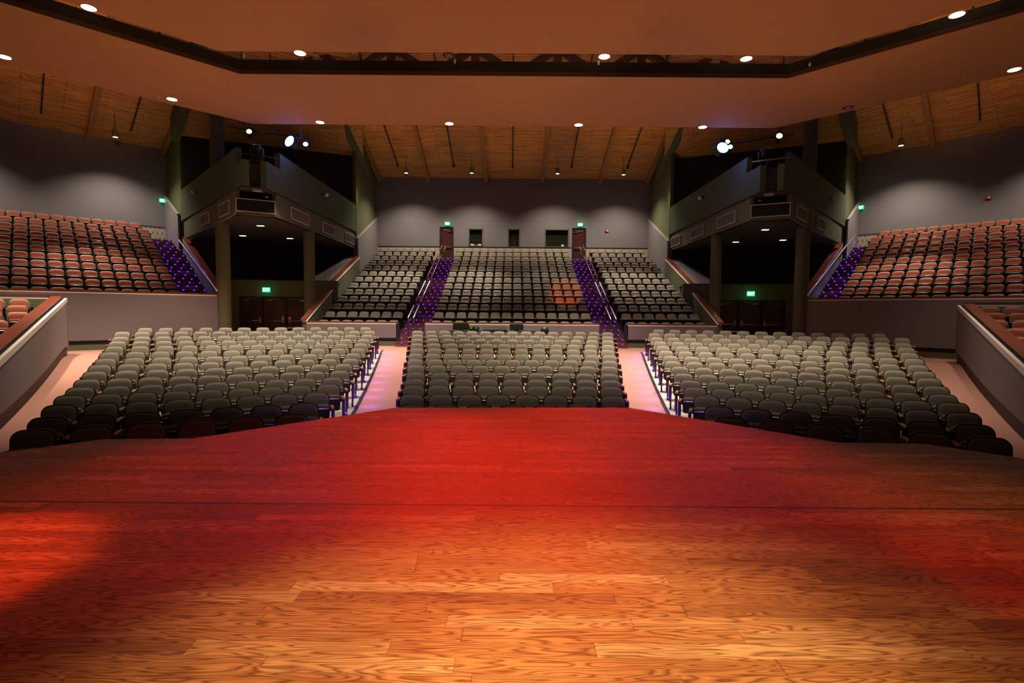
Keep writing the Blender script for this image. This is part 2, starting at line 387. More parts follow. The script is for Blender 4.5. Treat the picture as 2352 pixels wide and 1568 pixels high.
def ringmesh(b, rings, mi=0, close_front=True, close_back=True):
    n = len(rings[0]); o = len(b.v)
    for r in rings: b.v += r
    for i in range(len(rings) - 1):
        for j in range(n):
            b.f.append((o + i * n + j, o + i * n + (j + 1) % n, o + (i + 1) * n + (j + 1) % n, o + (i + 1) * n + j)); b.m.append(mi); b.sm.append(True)
    if close_back: b.f.append(tuple(o + j for j in range(n))[::-1]); b.m.append(mi); b.sm.append(False)
    if close_front: b.f.append(tuple(o + (len(rings) - 1) * n + j for j in range(n))); b.m.append(mi); b.sm.append(True)
def sc(out, k, cz=.24): return [(x * k, cz + (z - cz) * k) for x, z in out]
def pad(b, mi=0):
    o = outline(.447, HB, .095, .02, .05)
    rings = []
    for k, d in ((.97, .0), (1.0, .014), (.985, .034), (.93, .056), (.82, .07), (.6, .077), (.3, .078)):
        rings.append([back_pt(x, z, d) for x, z in sc(o, k)])
    ringmesh(b, rings, mi)
def shell(b, mi=0):
    o = outline(.447, HB, .095, .02, .05)
    rings = []
    for k, d in ((.92, -.035), (1.035, -.02), (1.065, .008), (1.058, .022), (.985, .026)):
        rings.append([back_pt(x, z, d) for x, z in sc(o, k)])
    ringmesh(b, rings, mi, close_front=False)
# tipped-up seat: slab from the hinge up and forward
def seat_frame():
    p = Vector((0, -.055, .36)); q = Vector((0, -.185, .575)); d = (q - p).normalized(); n = Vector((0, d.z, -d.y))  # n points back
    if n.y < 0: n = -n
    return p, d, n, (q - p).length
def slab(b, w, s0, s1, t0, t1, mi, rad=.05, bow=.012):
    p, d, n, Ls = seat_frame()
    o = outline(w, s1 - s0, rad, bow, .06, 4)
    r = []
    for k, t in ((.93, t0), (1, t0 + (t1 - t0) * .25), (1, t0 + (t1 - t0) * .75), (.93, t1)):
        r.append([tuple(Vector((x, 0, 0)) + p + d * (s0 + z) + n * t) for x, z in sc(o, k, (s1 - s0) / 2)])
    ringmesh(b, r, mi)
def cushion(b, mi=0): slab(b, .445, .0, .305, .02, .085, mi)
def pan(b, mi=0): slab(b, .455, -.05, .262, -.022, .022, mi)
def edge_strip(b, mi=0):
    p, d, n, Ls = seat_frame()
    pts = [tuple(Vector((x, 0, 0)) + p + d * (.268 - .35 * x * x) - n * (.012)) for x in (-.2, -.12, 0, .12, .2)]
    b.tube(pts, .011, mi, 6)
def arm(b, x, mi=0):
    b.box(x - .026, -.27, .575, x + .026, .03, .603, mi); b.box(x - .021, -.285, .579, x + .021, -.27, .6, mi)
def post(b, x, mi=0):
    b.box(x - .016, -.16, .02, x + .016, -.06, .575, mi); b.box(x - .016, -.26, .5, x + .016, .03, .575, mi)
    b.box(x - .022, -.22, 0, x + .022, .06, .022, mi)
PW = .27
def make_seat(name, label, cat, fab, rim, armm):
    t = thing(name, label, cat)
    b = MB(); pad(b); o = b.build('backrest', fab, t)
    b = MB(); shell(b); b.build('back_shell', rim, o)
    b = MB(); cushion(b); o = b.build('seat_cushion', fab, t)
    b = MB(); pan(b); b.build('seat_pan', 'black', o)
    b = MB(); edge_strip(b); b.build('edge_strip', 'silver', o)
    b = MB(); arm(b, -PW); b.build('armrest', armm, t)
    b = MB(); post(b, -PW); b.build('leg', 'black', t)
    return t
def add_end(t, side, armm, light=True):
    """second armrest and leg on the row end, with the little aisle lamp"""
    global END
    c = END[(side, armm, light)]
    def rec(tt, parent):
        o, ks = tt; n = o.copy(); C.objects.link(n); n.parent = parent
        for k in ks: rec(k, n)
    for tt in c: rec(tt, t)
END = {}
protos = {}
lamp_spots = []
def get_seat(kind):
    return protos[kind]
gs = make_seat('auditorium_seat', 'grey seat', 'seat', 'grey', 'black', 'arm')
rs = make_seat('tip_up_chair', 'red seat', 'seat', 'red', 'rimr', 'armd')
protos['grey'] = fam(gs); protos['red'] = fam(rs)
# row-end extras, built once as meshes
def end_meshes(side, armm):
    x = PW * side
    b = MB(); arm(b, x); ma = b.mesh('armrest', [armm])
    b = MB(); post(b, x); ml = b.mesh('leg', ['black'])
    b = MB(); b.box(x - .02 + side * .015, -.24, .2, x + .02 + side * .015, .02, .575); mp = b.mesh('end_panel', ['door'])
    b = MB(); xx = x + side * .045; b.lathe((0, 0, 0), [(.001, .015), (.018, .012), (.026, .0), (.018, -.012), (.001, -.015)], 0, 10, Matrix.Translation((xx, -.2, .28))); mled = b.mesh('aisle_lamp', ['led'])
    return dict(armrest=ma, leg=ml, end_panel=mp, aisle_lamp=mled)
EM = {(s_, a_): end_meshes(s_, a_) for s_ in (-1, 1) for a_ in ('arm', 'armd')}
def finish_end(t, side, armm, panel=True, light=False):
    E_ = EM[(side, armm)]
    names = (['armrest', 'leg'] if side == 1 else []) + (['end_panel'] if panel else []) + (['aisle_lamp'] if light else [])
    for n in names:
        o = bpy.data.objects.new(n, E_[n]); C.objects.link(o); o.parent = t

# ---------------------------------------------------------------- seat list
seats = []   # dict(kind, x, y, z, rot, label, ends)
def row_pts(p, q, n): return [(p[0] + (q[0] - p[0]) * i / (n - 1), p[1] + (q[1] - p[1]) * i / (n - 1)) for i in range(n)]
TH = math.radians(22)
for s, nm in ((-1, 'left'), (1, 'right')):
    for r, (wp, ap, n) in enumerate(zip(SW, SA, SN)):
        pts = row_pts(wp, ap, n)
        for i, (x, y) in enumerate(pts):
            # measured points are seat-back tops; the seat stands .09 m in front of them
            X = s * x; rot = -s * TH
            fx, fy = math.sin(rot), -math.cos(rot)
            X += fx * .09; Y = y + fy * .09
            seats.append(dict(kind='grey', x=X, y=Y, z=fz(X, Y), rot=rot, wall=(i == 0), aisle=(i == n - 1), side=s, inner=True,
                label='grey seat, %s from the side wall, row %s from the stage, %s floor block' % (ORD[i], ORD[r], nm),
                group='grey seats in the %s floor block' % nm))
    # last, staggered row
    n = 13; wp = (12.55, 18.1); ap = (5.75, 20.72)
    for i, (x, y) in enumerate(row_pts(wp, ap, n)):
        rot = -s * TH; X = s * x + math.sin(rot) * .09; Y = y - math.cos(rot) * .09
        seats.append(dict(kind='grey', x=X, y=Y, z=Z(-1.55), rot=rot, wall=(i == 0), aisle=(i == n - 1), side=s, inner=True,
            label='grey seat, %s from the side wall, rearmost row, %s floor block' % (ORD[i], nm), group='grey seats in the %s floor block' % nm))
for r, (y, cw, n) in enumerate(zip(CY, CW, CN)):
    for i, (x, yy) in enumerate(row_pts((-cw, y), (cw, y), n)):
        x += .02; Y = yy - .09
        seats.append(dict(kind='grey', x=x, y=Y, z=fz(x, Y), rot=0, wall=(i == 0), aisle=(i == n - 1), side=0, inner=True,
            label='grey seat, %s from the left, row %s from the stage, centre floor block' % (ORD[i], ORD[r]), group='grey seats in the centre floor block'))
# raised centre section
UPY, UPZ, DY, DZ = 24.94, -.12, .953, .3815
for blk, x0, n in (('left', -8.54, 7), ('centre', -3.445, 14), ('right', 5.36, 7)):
    for r in range(-1, 12):
        for i in range(n):
            seats.append(dict(kind='grey', x=x0 + .53 * i, y=UPY + DY * r - .09, z=Z(UPZ + DZ * r - .84), rot=0, wall=False, aisle=False, side=0, up=True, inner=True,
                label='grey seat, %s from the left, tier %s of the rear %s block' % (ORD[i], ORD[r + 1], blk), group='grey seats on the rear %s tiers' % blk))
# red sections
REDS = {-1: dict(o=(14.23, 22.338), th=math.radians(44.4), st=(.606, .677), z=.708, dz=.383),
        1: dict(o=(13.988, 22.356), th=math.radians(50.8), st=(.621, .709), z=.691, dz=.378)}
for s in (-1, 1):
    R = REDS[s]; nm = 'left' if s < 0 else 'right'; th = R['th']; rot = -s * th
    for r in range(0, 11):
        off = .5 if r == 10 else 0
        for j in range(13):
            jj = j + off
            x = s * (R['o'][0] + r * R['st'][0] + jj * .53 * math.cos(th)); y = R['o'][1] + r * R['st'][1] - jj * .53 * math.sin(th)
            if abs(x) / y > .995: continue
            zt = R['z'] + R['dz'] * r
            seats.append(dict(kind='red', x=x + math.sin(rot) * .09, y=y - math.cos(rot) * .09, z=Z(zt - .84), rot=rot, wall=False, aisle=(j == 0), side=s, inner=False, ph='red',
                label='rust-red seat, %s from the stairs, tier %s from the front, upper %s section' % (ORD[j], ORD[r], nm), group='red seats in the upper %s section' % nm))
# side boxes beside the floor seats
BOX = {1: [(14.95, 16.6, .21, .0), (14.4, 15.8, .02, 0), (13.74, 15.0, -.185, 0), (13.3, 13.95, -.39, 0), (12.7, 13.2, -.59, 0), (12.1, 12.4, -.80, 0)],
       -1: [(15.35, 16.5, .21, 0), (14.72, 15.75, .01, 0), (14.0, 15.0, -.18, 0), (13.75, 14.1, -.39, 0), (13.3, 13.3, -.59, 0)]}
for s in (-1, 1):
    nm = 'left' if s < 0 else 'right'; th = math.radians(46); rot = -s * th
    for k, (x, y, zt, _) in enumerate(BOX[s]):
        for j in range(4):
            xx = x + j * .55 * math.cos(th); yy = y - j * .55 * math.sin(th)
            if xx / yy > .995: continue
            seats.append(dict(kind='red', x=s * xx + math.sin(rot) * .09, y=yy - math.cos(rot) * .09, z=Z(zt - .84), rot=rot, wall=False, aisle=(j == 0), side=s, inner=False,
                label='rust-red seat, %s side box, row %s from its rear wall, %s from parapet' % (nm, ORD[k], ORD[j]), group='red seats in the %s side box' % nm))
# largest 300 grey seats individually, the rest as one mesh
grey = [q for q in seats if q['kind'] == 'grey']; red = [q for q in seats if q['kind'] == 'red']
grey.sort(key=lambda q: q['y'] - .25 * abs(q['x']))
solo, rest = grey[:300], grey[300:]
first = {'grey': gs, 'red': rs}
for q in solo + red:
    k = q['kind']
    if first[k] is not None:
        t = first[k]; first[k] = None
        t.location = (q['x'], q['y'], q['z']); t.rotation_euler = (0, 0, q['rot']); t['label'] = q['label']; t['group'] = q['group']; t['category'] = 'seat'
    else: t = dup(protos[k], (q['x'], q['y'], q['z']), q['rot'], q['label'], q['group'])
    q['obj'] = t
for q in solo + red:
    a = 'arm' if q['kind'] == 'grey' else 'armd'
    if q['kind'] == 'grey':
        if q['side'] == 0:
            if q['wall']: finish_end(q['obj'], -1, a, True, False)
            if q['aisle']: finish_end(q['obj'], 1, a, True, False)
        else:
            if q['wall']: finish_end(q['obj'], 1 if q['side'] > 0 else -1, a, True, False)
            if q['aisle']: finish_end(q['obj'], -1 if q['side'] > 0 else 1, a, True, True)
    elif q['aisle']:
        finish_end(q['obj'], -1 if q['side'] > 0 else 1, a, True, False)
# stuff mesh
tmpl = MB(); pad(tmpl, 0); shell(tmpl, 1); cushion(tmpl, 0); pan(tmpl, 1); edge_strip(tmpl, 2); arm(tmpl, -PW, 3); post(tmpl, -PW, 1)
tE = {}
for sd in (-1, 1):
    e = MB()
    if sd == 1: arm(e, PW, 3); post(e, PW, 1)
    x = PW * sd; e.box(x - .02 + sd * .015, -.24, .2, x + .02 + sd * .015, .02, .575, 5)
    tE[sd] = e
tL = {}
for sd in (-1, 1):
    e = MB(); e.lathe((0, 0, 0), [(.001, .015), (.018, .012), (.026, .0), (.018, -.012), (.001, -.015)], 4, 10, Matrix.Translation((PW * sd + sd * .045, -.2, .28))); tL[sd] = e
big = MB()
for q in rest:
    M = Matrix.Translation((q['x'], q['y'], q['z'])) @ Matrix.Rotation(q['rot'], 4, 'Z')
    parts = [tmpl]
    if q['wall']: parts.append(tE[-1 if q['side'] <= 0 else 1])
    if q['aisle']:
        sd = 1 if q['side'] <= 0 else -1; parts.append(tE[sd])
        if q['side'] != 0: parts.append(tL[sd])
    if q.get('up') :
        pass
    for p in parts:
        o = len(big.v); big.v += [tuple(M @ Vector(v)) for v in p.v]; big.f += [tuple(i + o for i in f) for f in p.f]; big.m += p.m; big.sm += p.sm
tag(big.build('auditorium_seats', ['grey', 'black', 'silver', 'arm', 'led', 'door']), 'distant rows of grey seats at the back of the floor and on the rear tiers', 'seats', kind='stuff')
# violet light spilling from the aisle lamps of the floor blocks
for q in seats:
    if q['kind'] == 'grey' and q['aisle'] and q['side'] != 0:
        sd = -q['side']; M = Matrix.Translation((q['x'], q['y'], q['z'])) @ Matrix.Rotation(q['rot'], 4, 'Z')
        lamp('POINT', M @ Vector((PW * sd + sd * .38, -.22, .2)), 5, (.30, .05, 1), size=.03, name='aisle_lamp_light')

# ---------------------------------------------------------------- rear tiers and stairs
def tiers(name, org, along, step, rows, length, z0, dz, base, mi='tier', front=.5):
    """org = plan point of the first row's seat line at one end; along = unit vector; step = row vector"""
    b = MB(); A = Vector(along); S_ = Vector(step)
    for r in range(rows):
        p = Vector(org) + S_ * (r - front); q = p + A * length
        b.prism([p, q, q + S_, p + S_], base, z0 + dz * r)
    return struct(b.build(name, mi))
zt0 = Z(UPZ - DZ - .84)       # tier under row -1
y0 = UPY - DY - .09
for x0, x1 in ((-9.0, -5.07), (-3.72, 3.72), (5.07, 9.0)):
    tiers('floor', (x0, y0), (1, 0), (0, DY), 13, x1 - x0, zt0, DZ, Z(-1.7), front=.55)
b = MB(); b.box(-9.0, y0 + DY * 12.45, Z(-1.7), 9.0, 36.2, zt0 + DZ * 12); struct(b.build('floor', 'tier'))
def stairs(name, label, org, along, step, n, width, z0, dz, base, nlight=(4, 3), steps_per=2):
    t = thing(name, label, 'staircase')
    b = MB(); A = Vector(along); S_ = Vector(step) / steps_per; led = MB(); lm = MB(); lm.box(-.024, -.012, -.018, .024, .012, .018); lm = lm.mesh('step_light', ['led'])
    ang = math.atan2(along[1], along[0])
    tot = 0
    for k in range(n):
        p = Vector(org) + S_ * k; q = p + A * width; z = z0 + dz / steps_per * k
        b.prism([p, q, q + S_, p + S_], base, z, 0)
        nn = nlight[k % 2]
        for i in range(nn):
            if tot >= 99: break
            tot += 1
            f = (i + .5) / nn if nn > 3 else (i + .7) / (nn + .4)
            pp = p + A * width * f - S_.normalized() * .012
            o = bpy.data.objects.new('step_light', lm); C.objects.link(o); o.parent = t; o.location = (pp.x, pp.y, z - .03); o.rotation_euler = (0, 0, ang)
        # worn metal nosing
        b.prism([p - S_.normalized() * .01, q - S_.normalized() * .01, q + S_.normalized() * .04, p + S_.normalized() * .04], z - .02, z + .006, 1)
    b.build('steps', ['maroon', 'cap'], t)
    return t
ys = y0 - .55 * DY
for s, nm in ((-1, 'left'), (1, 'right')):
    xa = -5.05 if s < 0 else 3.74
    stairs('staircase', 'maroon carpeted stairs dotted with violet lights, %s of the rear centre seats' % nm, (xa, ys - DY), (1, 0), (0, DY), 27, 1.31, zt0 - DZ + .1, DZ, Z(-1.7))
    # the violet glow along the flight
    for k in range(0, 13, 2):
        lamp('POINT', (xa + .65, ys + DY * k, zt0 + DZ * k + .3), 2.0, (.25, .08, 1), size=.1, name='step_glow')
    # centre handrails: four lengths on posts
    xr = s * 4.52
    def stz(y): return zt0 + DZ * (y - ys) / DY
    for k, (ya, yb, m_) in enumerate(((23.6, 25.0, 'silver'), (25.6, 28.3, 'silver'), (28.9, 33.0, 'cap'), (34.0, 35.0, 'cap'))):
        t = thing('handrail', '%s handrail length from the foot of the %s rear stairs' % (ORD[k], nm), 'handrail', (0, 0, 0), group='handrails on the rear stairs')
        for dx in (-.12, .12):
            b = MB(); b.tube([(xr + dx, ya, stz(ya) + .88), (xr + dx, yb, stz(yb) + .88)], .028, 0, 8); b.build('rail', m_, t)
        for yy in (ya + .1, yb - .1):
            b = MB()
            for dx in (-.12, .12): b.tube([(xr + dx, yy, stz(yy) - .1), (xr + dx, yy, stz(yy) + .87)], .018, 0, 6)
            b.tube([(xr - .12, yy, stz(yy) + .8), (xr + .12, yy, stz(yy) + .8)], .014, 0, 6); b.build('post', 'frame', t)
# front walls of the rear tiers (panel, white strip, wood cap, dark base)
def front_wall(name, p, q, ztop, zb, m='walld', cap=True, side=1, zsk=.36):
    b = MB(); b.wall(p, q, zb + zsk, ztop - .06, .18, 0, side)
    b.wall(p, q, ztop - .06, ztop - .015, .19, 1, side)
    p2 = Vector(p); q2 = Vector(q); d = (q2 - p2).normalized(); n = Vector((-d.y, d.x)) * side
    b.wall(p2 + n * .03, q2 + n * .03, ztop, ztop + .05, .2, 2, side)
    b.wall(p2 + n * .05, q2 + n * .05, ztop - .04, ztop, .12, 3, side)
    b.wall(p2 + n * .06, q2 + n * .06, zb + .18, zb + zsk, .1, 3, side); b.wall(p2 + n * .02, q2 + n * .02, zb - .1, zb + .2, .14, 4, side)
    return struct(b.build(name, [m, 'white', 'cap', 'frame', 'olive']))
for p, q in (((-9.05, 23.3), (-5.07, 23.3)), ((-3.84, 23.3), (3.84, 23.3)), ((5.07, 23.3), (9.05, 23.3))):
    front_wall('wall_rear_parapet', p, q, Z(-.60), Z(-1.62))
for s in (-1, 1):   # ends of the side blocks, green side panels beside the stairs
    b = MB(); b.box(s * 5.06 - .05, 23.3, Z(-1.62), s * 5.06 + .05, 23.6, Z(-.62)); struct(b.build('trim_4', 'frame'))

# ---------------------------------------------------------------- rear wall with doors and booth windows
ZE = 9.0; YB = 36.2
b = MB()
xs = [(-9.3, -4.95), (-4.02, -3.0), (-2.03, -.33), (.48, 2.17), (3.8, 4.02), (4.95, 9.3)]
b.box(-9.4, YB, Z(5.58), 9.4, YB + .3, Z(ZE) + .6)
for a, c in xs: b.box(a, YB, Z(3.1), c, YB + .3, Z(5.58))
for a, c in ((-3.0, -2.03), (-.33, .48), (2.17, 3.8)): b.box(a, YB, Z(3.1), c, YB + .3, Z(4.3)); b.box(a, YB, Z(5.5), c, YB + .3, Z(5.58))
struct(b.build('wall_rear', 'wall'))
b = MB()
for a, c in ((-9.3, -4.97), (-3.99, 3.99), (4.97, 9.3)):
    b.box(a, YB - .04, Z(3.2), c, YB + .0, Z(4.22), 0); b.box(a, YB - .06, Z(4.22), c, YB, Z(4.27), 1)
struct(b.build('baseboard_rear', ['tan', 'frame']))
for i, (a, c, zb_, zt_) in enumerate(((-3.0, -2.03, 4.3, 5.5), (-.33, .48, 4.22, 5.5), (2.17, 3.8, 4.3, 5.5))):
    b = MB(); b.box(a, YB + .2, Z(zb_), c, YB + .23, Z(zt_), 0); wdw = struct(b.build('window_%d' % (i + 1), 'glass'))
    b = MB()
    for (x0_, x1_, z0_, z1_) in ((a, a + .06, zb_, zt_), (c - .06, c, zb_, zt_), (a, c, zt_ - .07, zt_), (a, c, zb_, zb_ + .04)):
        b.box(x0_, YB - .03, Z(z0_), x1_, YB + .24, Z(z1_))
    b.build('window_frame', 'olive', wdw)
    b = MB(); b.box(a, YB + .9, Z(zb_ - .3), c, YB + 1, Z(zt_ + .2)); b.build('window_blind', 'dark', wdw)
def desk_thing(name, label, cat, boxes):
    t = thing(name, label, cat)
    for pn, m_, bx in boxes:
        b = MB(); b.box(*bx); b.build(pn, m_, t)
    return t
desk_thing('control_console', 'pale projector unit on the sill of the left booth window', 'projector', [
    ('body', 'rimr', (-2.85, YB - .02, Z(4.34), -2.15, YB + .15, Z(4.40))), ('speaker', 'white', (-2.86, YB - .05, Z(4.34), -2.62, YB - .02, Z(4.45))), ('speaker', 'white', (-2.36, YB - .05, Z(4.34), -2.14, YB - .02, Z(4.45)))])
desk_thing('switch_box', 'small white box at the right corner of the widest booth window', 'box', [('body', 'white', (3.3, YB - .03, Z(4.34), 3.46, YB + .1, Z(4.46)))])
desk_thing('equipment_rack', 'dim equipment frame behind the middle booth window', 'rack', [
    ('shelf', 'olive', (-.22, YB + .5, Z(4.88), .38, YB + .55, Z(4.93))), ('post', 'olive', (-.1, YB + .5, Z(4.2), -.06, YB + .55, Z(4.9))), ('post', 'olive', (.2, YB + .5, Z(4.2), .24, YB + .55, Z(4.9)))])
def door(idx, label, org, ang, w_, h_, zb_, pm, bars='chrome', hinge=1, frame=True, kick=False):
    """door leaf facing -y in local axes, origin at its bottom centre"""
    root = bpy.data.objects.new('door_%d' % idx, None); C.objects.link(root); root.location = (org[0], org[1], zb_); root.rotation_euler = (0, 0, ang)
    root['kind'] = 'structure'; root['label'] = label; hw = w_ / 2
    b = MB(); b.box(-hw, -.02, .01, hw, .03, h_); b.build('door_leaf', pm, root)
    if frame:
        b = MB(); b.box(-hw - .07, -.06, 0, -hw, .1, h_ + .08); b.box(hw, -.06, 0, hw + .07, .1, h_ + .08); b.box(-hw, -.06, h_, hw, .1, h_ + .08); b.build('door_frame', 'frame', root)
    b = MB(); b.tube([(-hw + .08, -.1, 1.0), (hw - .08, -.1, 1.0)], .025, 0, 8); b.box(-hw + .06, -.1, .97, -hw + .1, -.02, 1.03); b.box(hw - .1, -.1, .97, hw - .06, -.02, 1.03); b.build('panic_bar', bars, root)
    b = MB(); b.box(hinge * (hw - .12) - .045, -.07, .92, hinge * (hw - .12) + .045, -.02, 1.2); b.build('latch', 'brass', root)
    b = MB(); b.box(-hinge * .25 - .13, -.09, h_ - .14, -hinge * .25 + .13, -.02, h_ - .08); b.build('door_closer', 'brass', root)
    b = MB(); b.tube([(-hinge * .2, -.08, h_ - .05), (hinge * .25, -.1, h_ - .02)], .01, 0, 6); b.build('closer_arm', 'alu', root)
    if kick: b = MB(); b.box(-hw + .06, -.035, .03, hw - .06, -.02, .25); b.build('kick_plate', 'tan', root)
    return root
door(1, 'mahogany exit door at the head of the left rear stairs', (-4.485, YB + .02), 0, .80, 2.15, Z(3.24), 'door', hinge=-1, kick=True)
door(2, 'mahogany exit door at the head of the right rear stairs', (4.485, YB + .02), 0, .80, 2.15, Z(3.24), 'door', hinge=1, kick=True)
# EXIT signs
def letters(b, txt, x, z, h_, wl, gap, y, mi=0):
    t = h_ * .17
    def bar(x0, z0, x1, z1):
        d = Vector((x1 - x0, 0, z1 - z0)); n = Vector((-d.z, 0, d.x)).normalized() * t / 2
        vs = []
        for yy in (y, y - .008):
            for p in ((x0, z0), (x1, z1)):
                for sg in (-1, 1): vs.append((p[0] + n.x * sg, yy, p[1] + n.z * sg))
        b.add(vs, [(0, 1, 3, 2), (4, 6, 7, 5), (0, 4, 5, 1), (2, 3, 7, 6), (0, 2, 6, 4), (1, 5, 7, 3)], mi)
    for c in txt:
        l, r_, m_ = x + t / 2, x + wl - t / 2, x + wl / 2; bo, to, mz = z + t / 2, z + h_ - t / 2, z + h_ / 2
        if c == 'E': bar(l, z, l, z + h_); bar(x, bo, x + wl, bo); bar(x, to, x + wl, to); bar(x, mz, x + wl * .85, mz)
        if c == 'X': bar(l, z, r_, z + h_); bar(l, z + h_, r_, z)
        if c == 'I': bar(m_, z, m_, z + h_)
        if c == 'T': bar(m_, z, m_, z + h_); bar(x, to, x + wl, to)
        if c == '>': bar(x, mz, x + wl, mz); bar(x + wl * .5, to, x + wl, mz); bar(x + wl * .5, bo, x + wl, mz)
        if c == '<': bar(x, mz, x + wl, mz); bar(x + wl * .5, to, x, mz); bar(x + wl * .5, bo, x, mz)
        x += wl + gap
def exit_sign(label, loc, ang, txt='EXIT', w_=.34, h_=.23):
    t = thing('exit_sign', label, 'sign', loc, ang)
    b = MB(); b.box(-w_ / 2, -.03, 0, w_ / 2, .04, h_); b.build('housing', 'green', t)
    n = len(txt); lw = (w_ * .86) / n * .8; gp = (w_ * .86) / n * .2
    b = MB(); letters(b, txt, -w_ * .43 + gp / 2, h_ * .2, h_ * .6, lw, gp, -.032); b.build('lettering', 'exitw', t)
    lamp('POINT', Vector(loc) + Matrix.Rotation(ang, 3, 'Z') @ Vector((0, -.25, .1)), 1.6, (.1, 1, .4), size=.08, name='exit_sign_glow')
    return t
exit_sign('green lit EXIT sign above the left rear door', (-4.43, YB - .05, Z(5.68)), 0)
exit_sign('green lit EXIT sign above the right rear door', (4.55, YB - .05, Z(5.68)), 0)
def strobe(label, loc, ang=0, k=1):
    t = thing('fire_strobe', label, 'fire alarm', loc, ang); t.scale = (k, k, k)
    b = MB(); b.box(-.13, -.05, -.06, .13, .02, .06); b.build('body', 'fire', t)
    b = MB(); b.box(.0, -.075, -.04, .09, -.05, .04); b.build('lamp_lens', 'white', t)
strobe('red fire alarm strobe on the rear wall right of the exit door', (6.35, YB - .01, Z(5.4)))

# ---------------------------------------------------------------- roof: plank facets, beams, rods, pendants
SL = .35
def plank_facet(name, org, ang, x0, x1, run, zb_, shape=None):
    """roof facet: local x along the eave, local y up the slope (towards the stage)"""
    b = MB(); a = math.atan(SL); Ls = run / math.cos(a)
    if shape is None: shape = [(x0, 0), (x1, 0), (x1, Ls), (x0, Ls)]
    n = len(shape); b.add([(x, y, 0) for x, y in shape] + [(x, y, .15) for x, y in shape], [tuple(range(n))[::-1], tuple(range(n, 2 * n))] + [(i, (i + 1) % n, (i + 1) % n + n, i + n) for i in range(n)])
    o = b.build(name, 'pine')
    # local x = along eave (ang), local y = towards the stage and up
    ex = Vector((math.cos(ang), math.sin(ang), 0)); tw = Vector((math.sin(ang), -math.cos(ang), 0)); ey = (tw * math.cos(a) + Vector((0, 0, math.sin(a)))).normalized()
    ez = Vector((ex.y * ey.z - ex.z * ey.y, ex.z * ey.x - ex.x * ey.z, ex.x * ey.y - ex.y * ey.x))
    if ez.z < 0: ex2 = ex
    M = Matrix((ex, ey, ez)).transposed().to_4x4(); M.translation = Vector((org[0], org[1], Z(zb_))); o.matrix_world = M
    return struct(o)
plank_facet('ceiling', (0, YB + .2), 0, -9.4, 9.4, 22, ZE - .05)
def along_roof(o, e, tw, zb_, t, d0, d1, drop0, drop1, half, name, m, parent=None):
    """beam hung under a roof: o eave origin, e unit along eave, tw unit to stage"""
    b = MB(); p = Vector(o) + Vector(e) * t; q0 = p + Vector(tw) * d0; q1 = p + Vector(tw) * d1; n = Vector(e) * half
    za0, za1 = zb_ + SL * d0, zb_ + SL * d1
    b.prism([q0 - n, q0 + n, q1 + n, q1 - n], [Z(za0 - drop1), Z(za0 - drop1), Z(za1 - drop1), Z(za1 - drop1)], [Z(za0 - drop0), Z(za0 - drop0), Z(za1 - drop0), Z(za1 - drop0)])
    return b.build(name, m, parent)
def pendant(label, o, e, tw, zb_, t, d, drop, power, target_drop=8, grp=None, ang=122):
    p = Vector(o) + Vector(e) * t + Vector(tw) * d; zr = Z(zb_ + SL * d); zb2 = zr - drop
    r = thing('pendant_light', label, 'ceiling light', (p.x, p.y, zb2), 0, grp)
    b = MB(); b.lathe((0, 0, 0), [(.0, drop), (.09, drop), (.09, drop - .05), (.0, drop - .08)], 0, 12); b.build('canopy', 'frame', r)
    b = MB(); b.tube([(0, 0, .3), (0, 0, drop - .04)], .012, 0, 6); b.build('stem', 'frame', r)
    b = MB(); b.lathe((0, 0, 0), [(.0, .38), (.10, .37), (.14, .30), (.15, 0), (.125, 0), (.12, .05)], 0, 18); b.build('lamp_shade', 'rimr', r)
    b = MB(); b.lathe((0, 0, 0), [(.0, .02), (.08, .015), (.122, .04)], 0, 18); b.build('lens', 'lensw', r)
    lamp('SPOT', (p.x, p.y, zb2 - .06), power * 1.9, (1, .84, .68), (p.x, p.y, zb2 - 5), .06, ang, .9, name='pendant_beam')
    return r
E0, T0 = (1, 0), (0, -1)
for k, x in enumerate((-9.0, -5.72, -1.84, 1.98, 5.85, 9.0)):
    tag(along_roof((0, YB), E0, T0, ZE, x, -.0, 21, 0, .42, .11, 'roof_beam', 'beam'), '%s timber roof beam from the left over the rear centre seats' % ORD[k], 'beam', 'roof beams over the rear centre seats')
for k, x in enumerate((-7.45, -3.85, -.05, 3.75, 7.35)):
    o = along_roof((0, YB), E0, T0, ZE, x, 1.55, 12, .25, .31, .03, 'sprinkler_pipe', 'frame'); tag(o, '%s black pipe from the left under the rear plank ceiling' % ORD[k], 'pipe', 'black pipes under the rear ceiling')
    o2 = MB(); zz = Z(ZE + SL * 1.6); o2.box(x - .05, YB - 1.65, zz - .42, x + .05, YB - 1.5, zz - .2); o2.build('end_fitting', 'frame', o)
for k, (x, d) in enumerate(((-6.75, 2.3), (-2.62, 2.35), (2.78, 2.35), (6.95, 2.3))):
    pendant('%s pendant downlight from the left under the rear plank ceiling' % ORD[k], (0, YB), E0, T0, ZE, x, d, 1.25, 620, grp='pendants over the rear centre seats')
for x, pw in ((-6.6, 6500), (-2.4, 6500), (2.4, 2200), (6.8, 6000)):
    lamp('SPOT', (x, YB - 7.0, Z(ZE + SL * 7 - 1.3)), pw, (1, .87, .72), (x, YB - 7.4, 0), .06, 44, 1, name='house_light_beam')
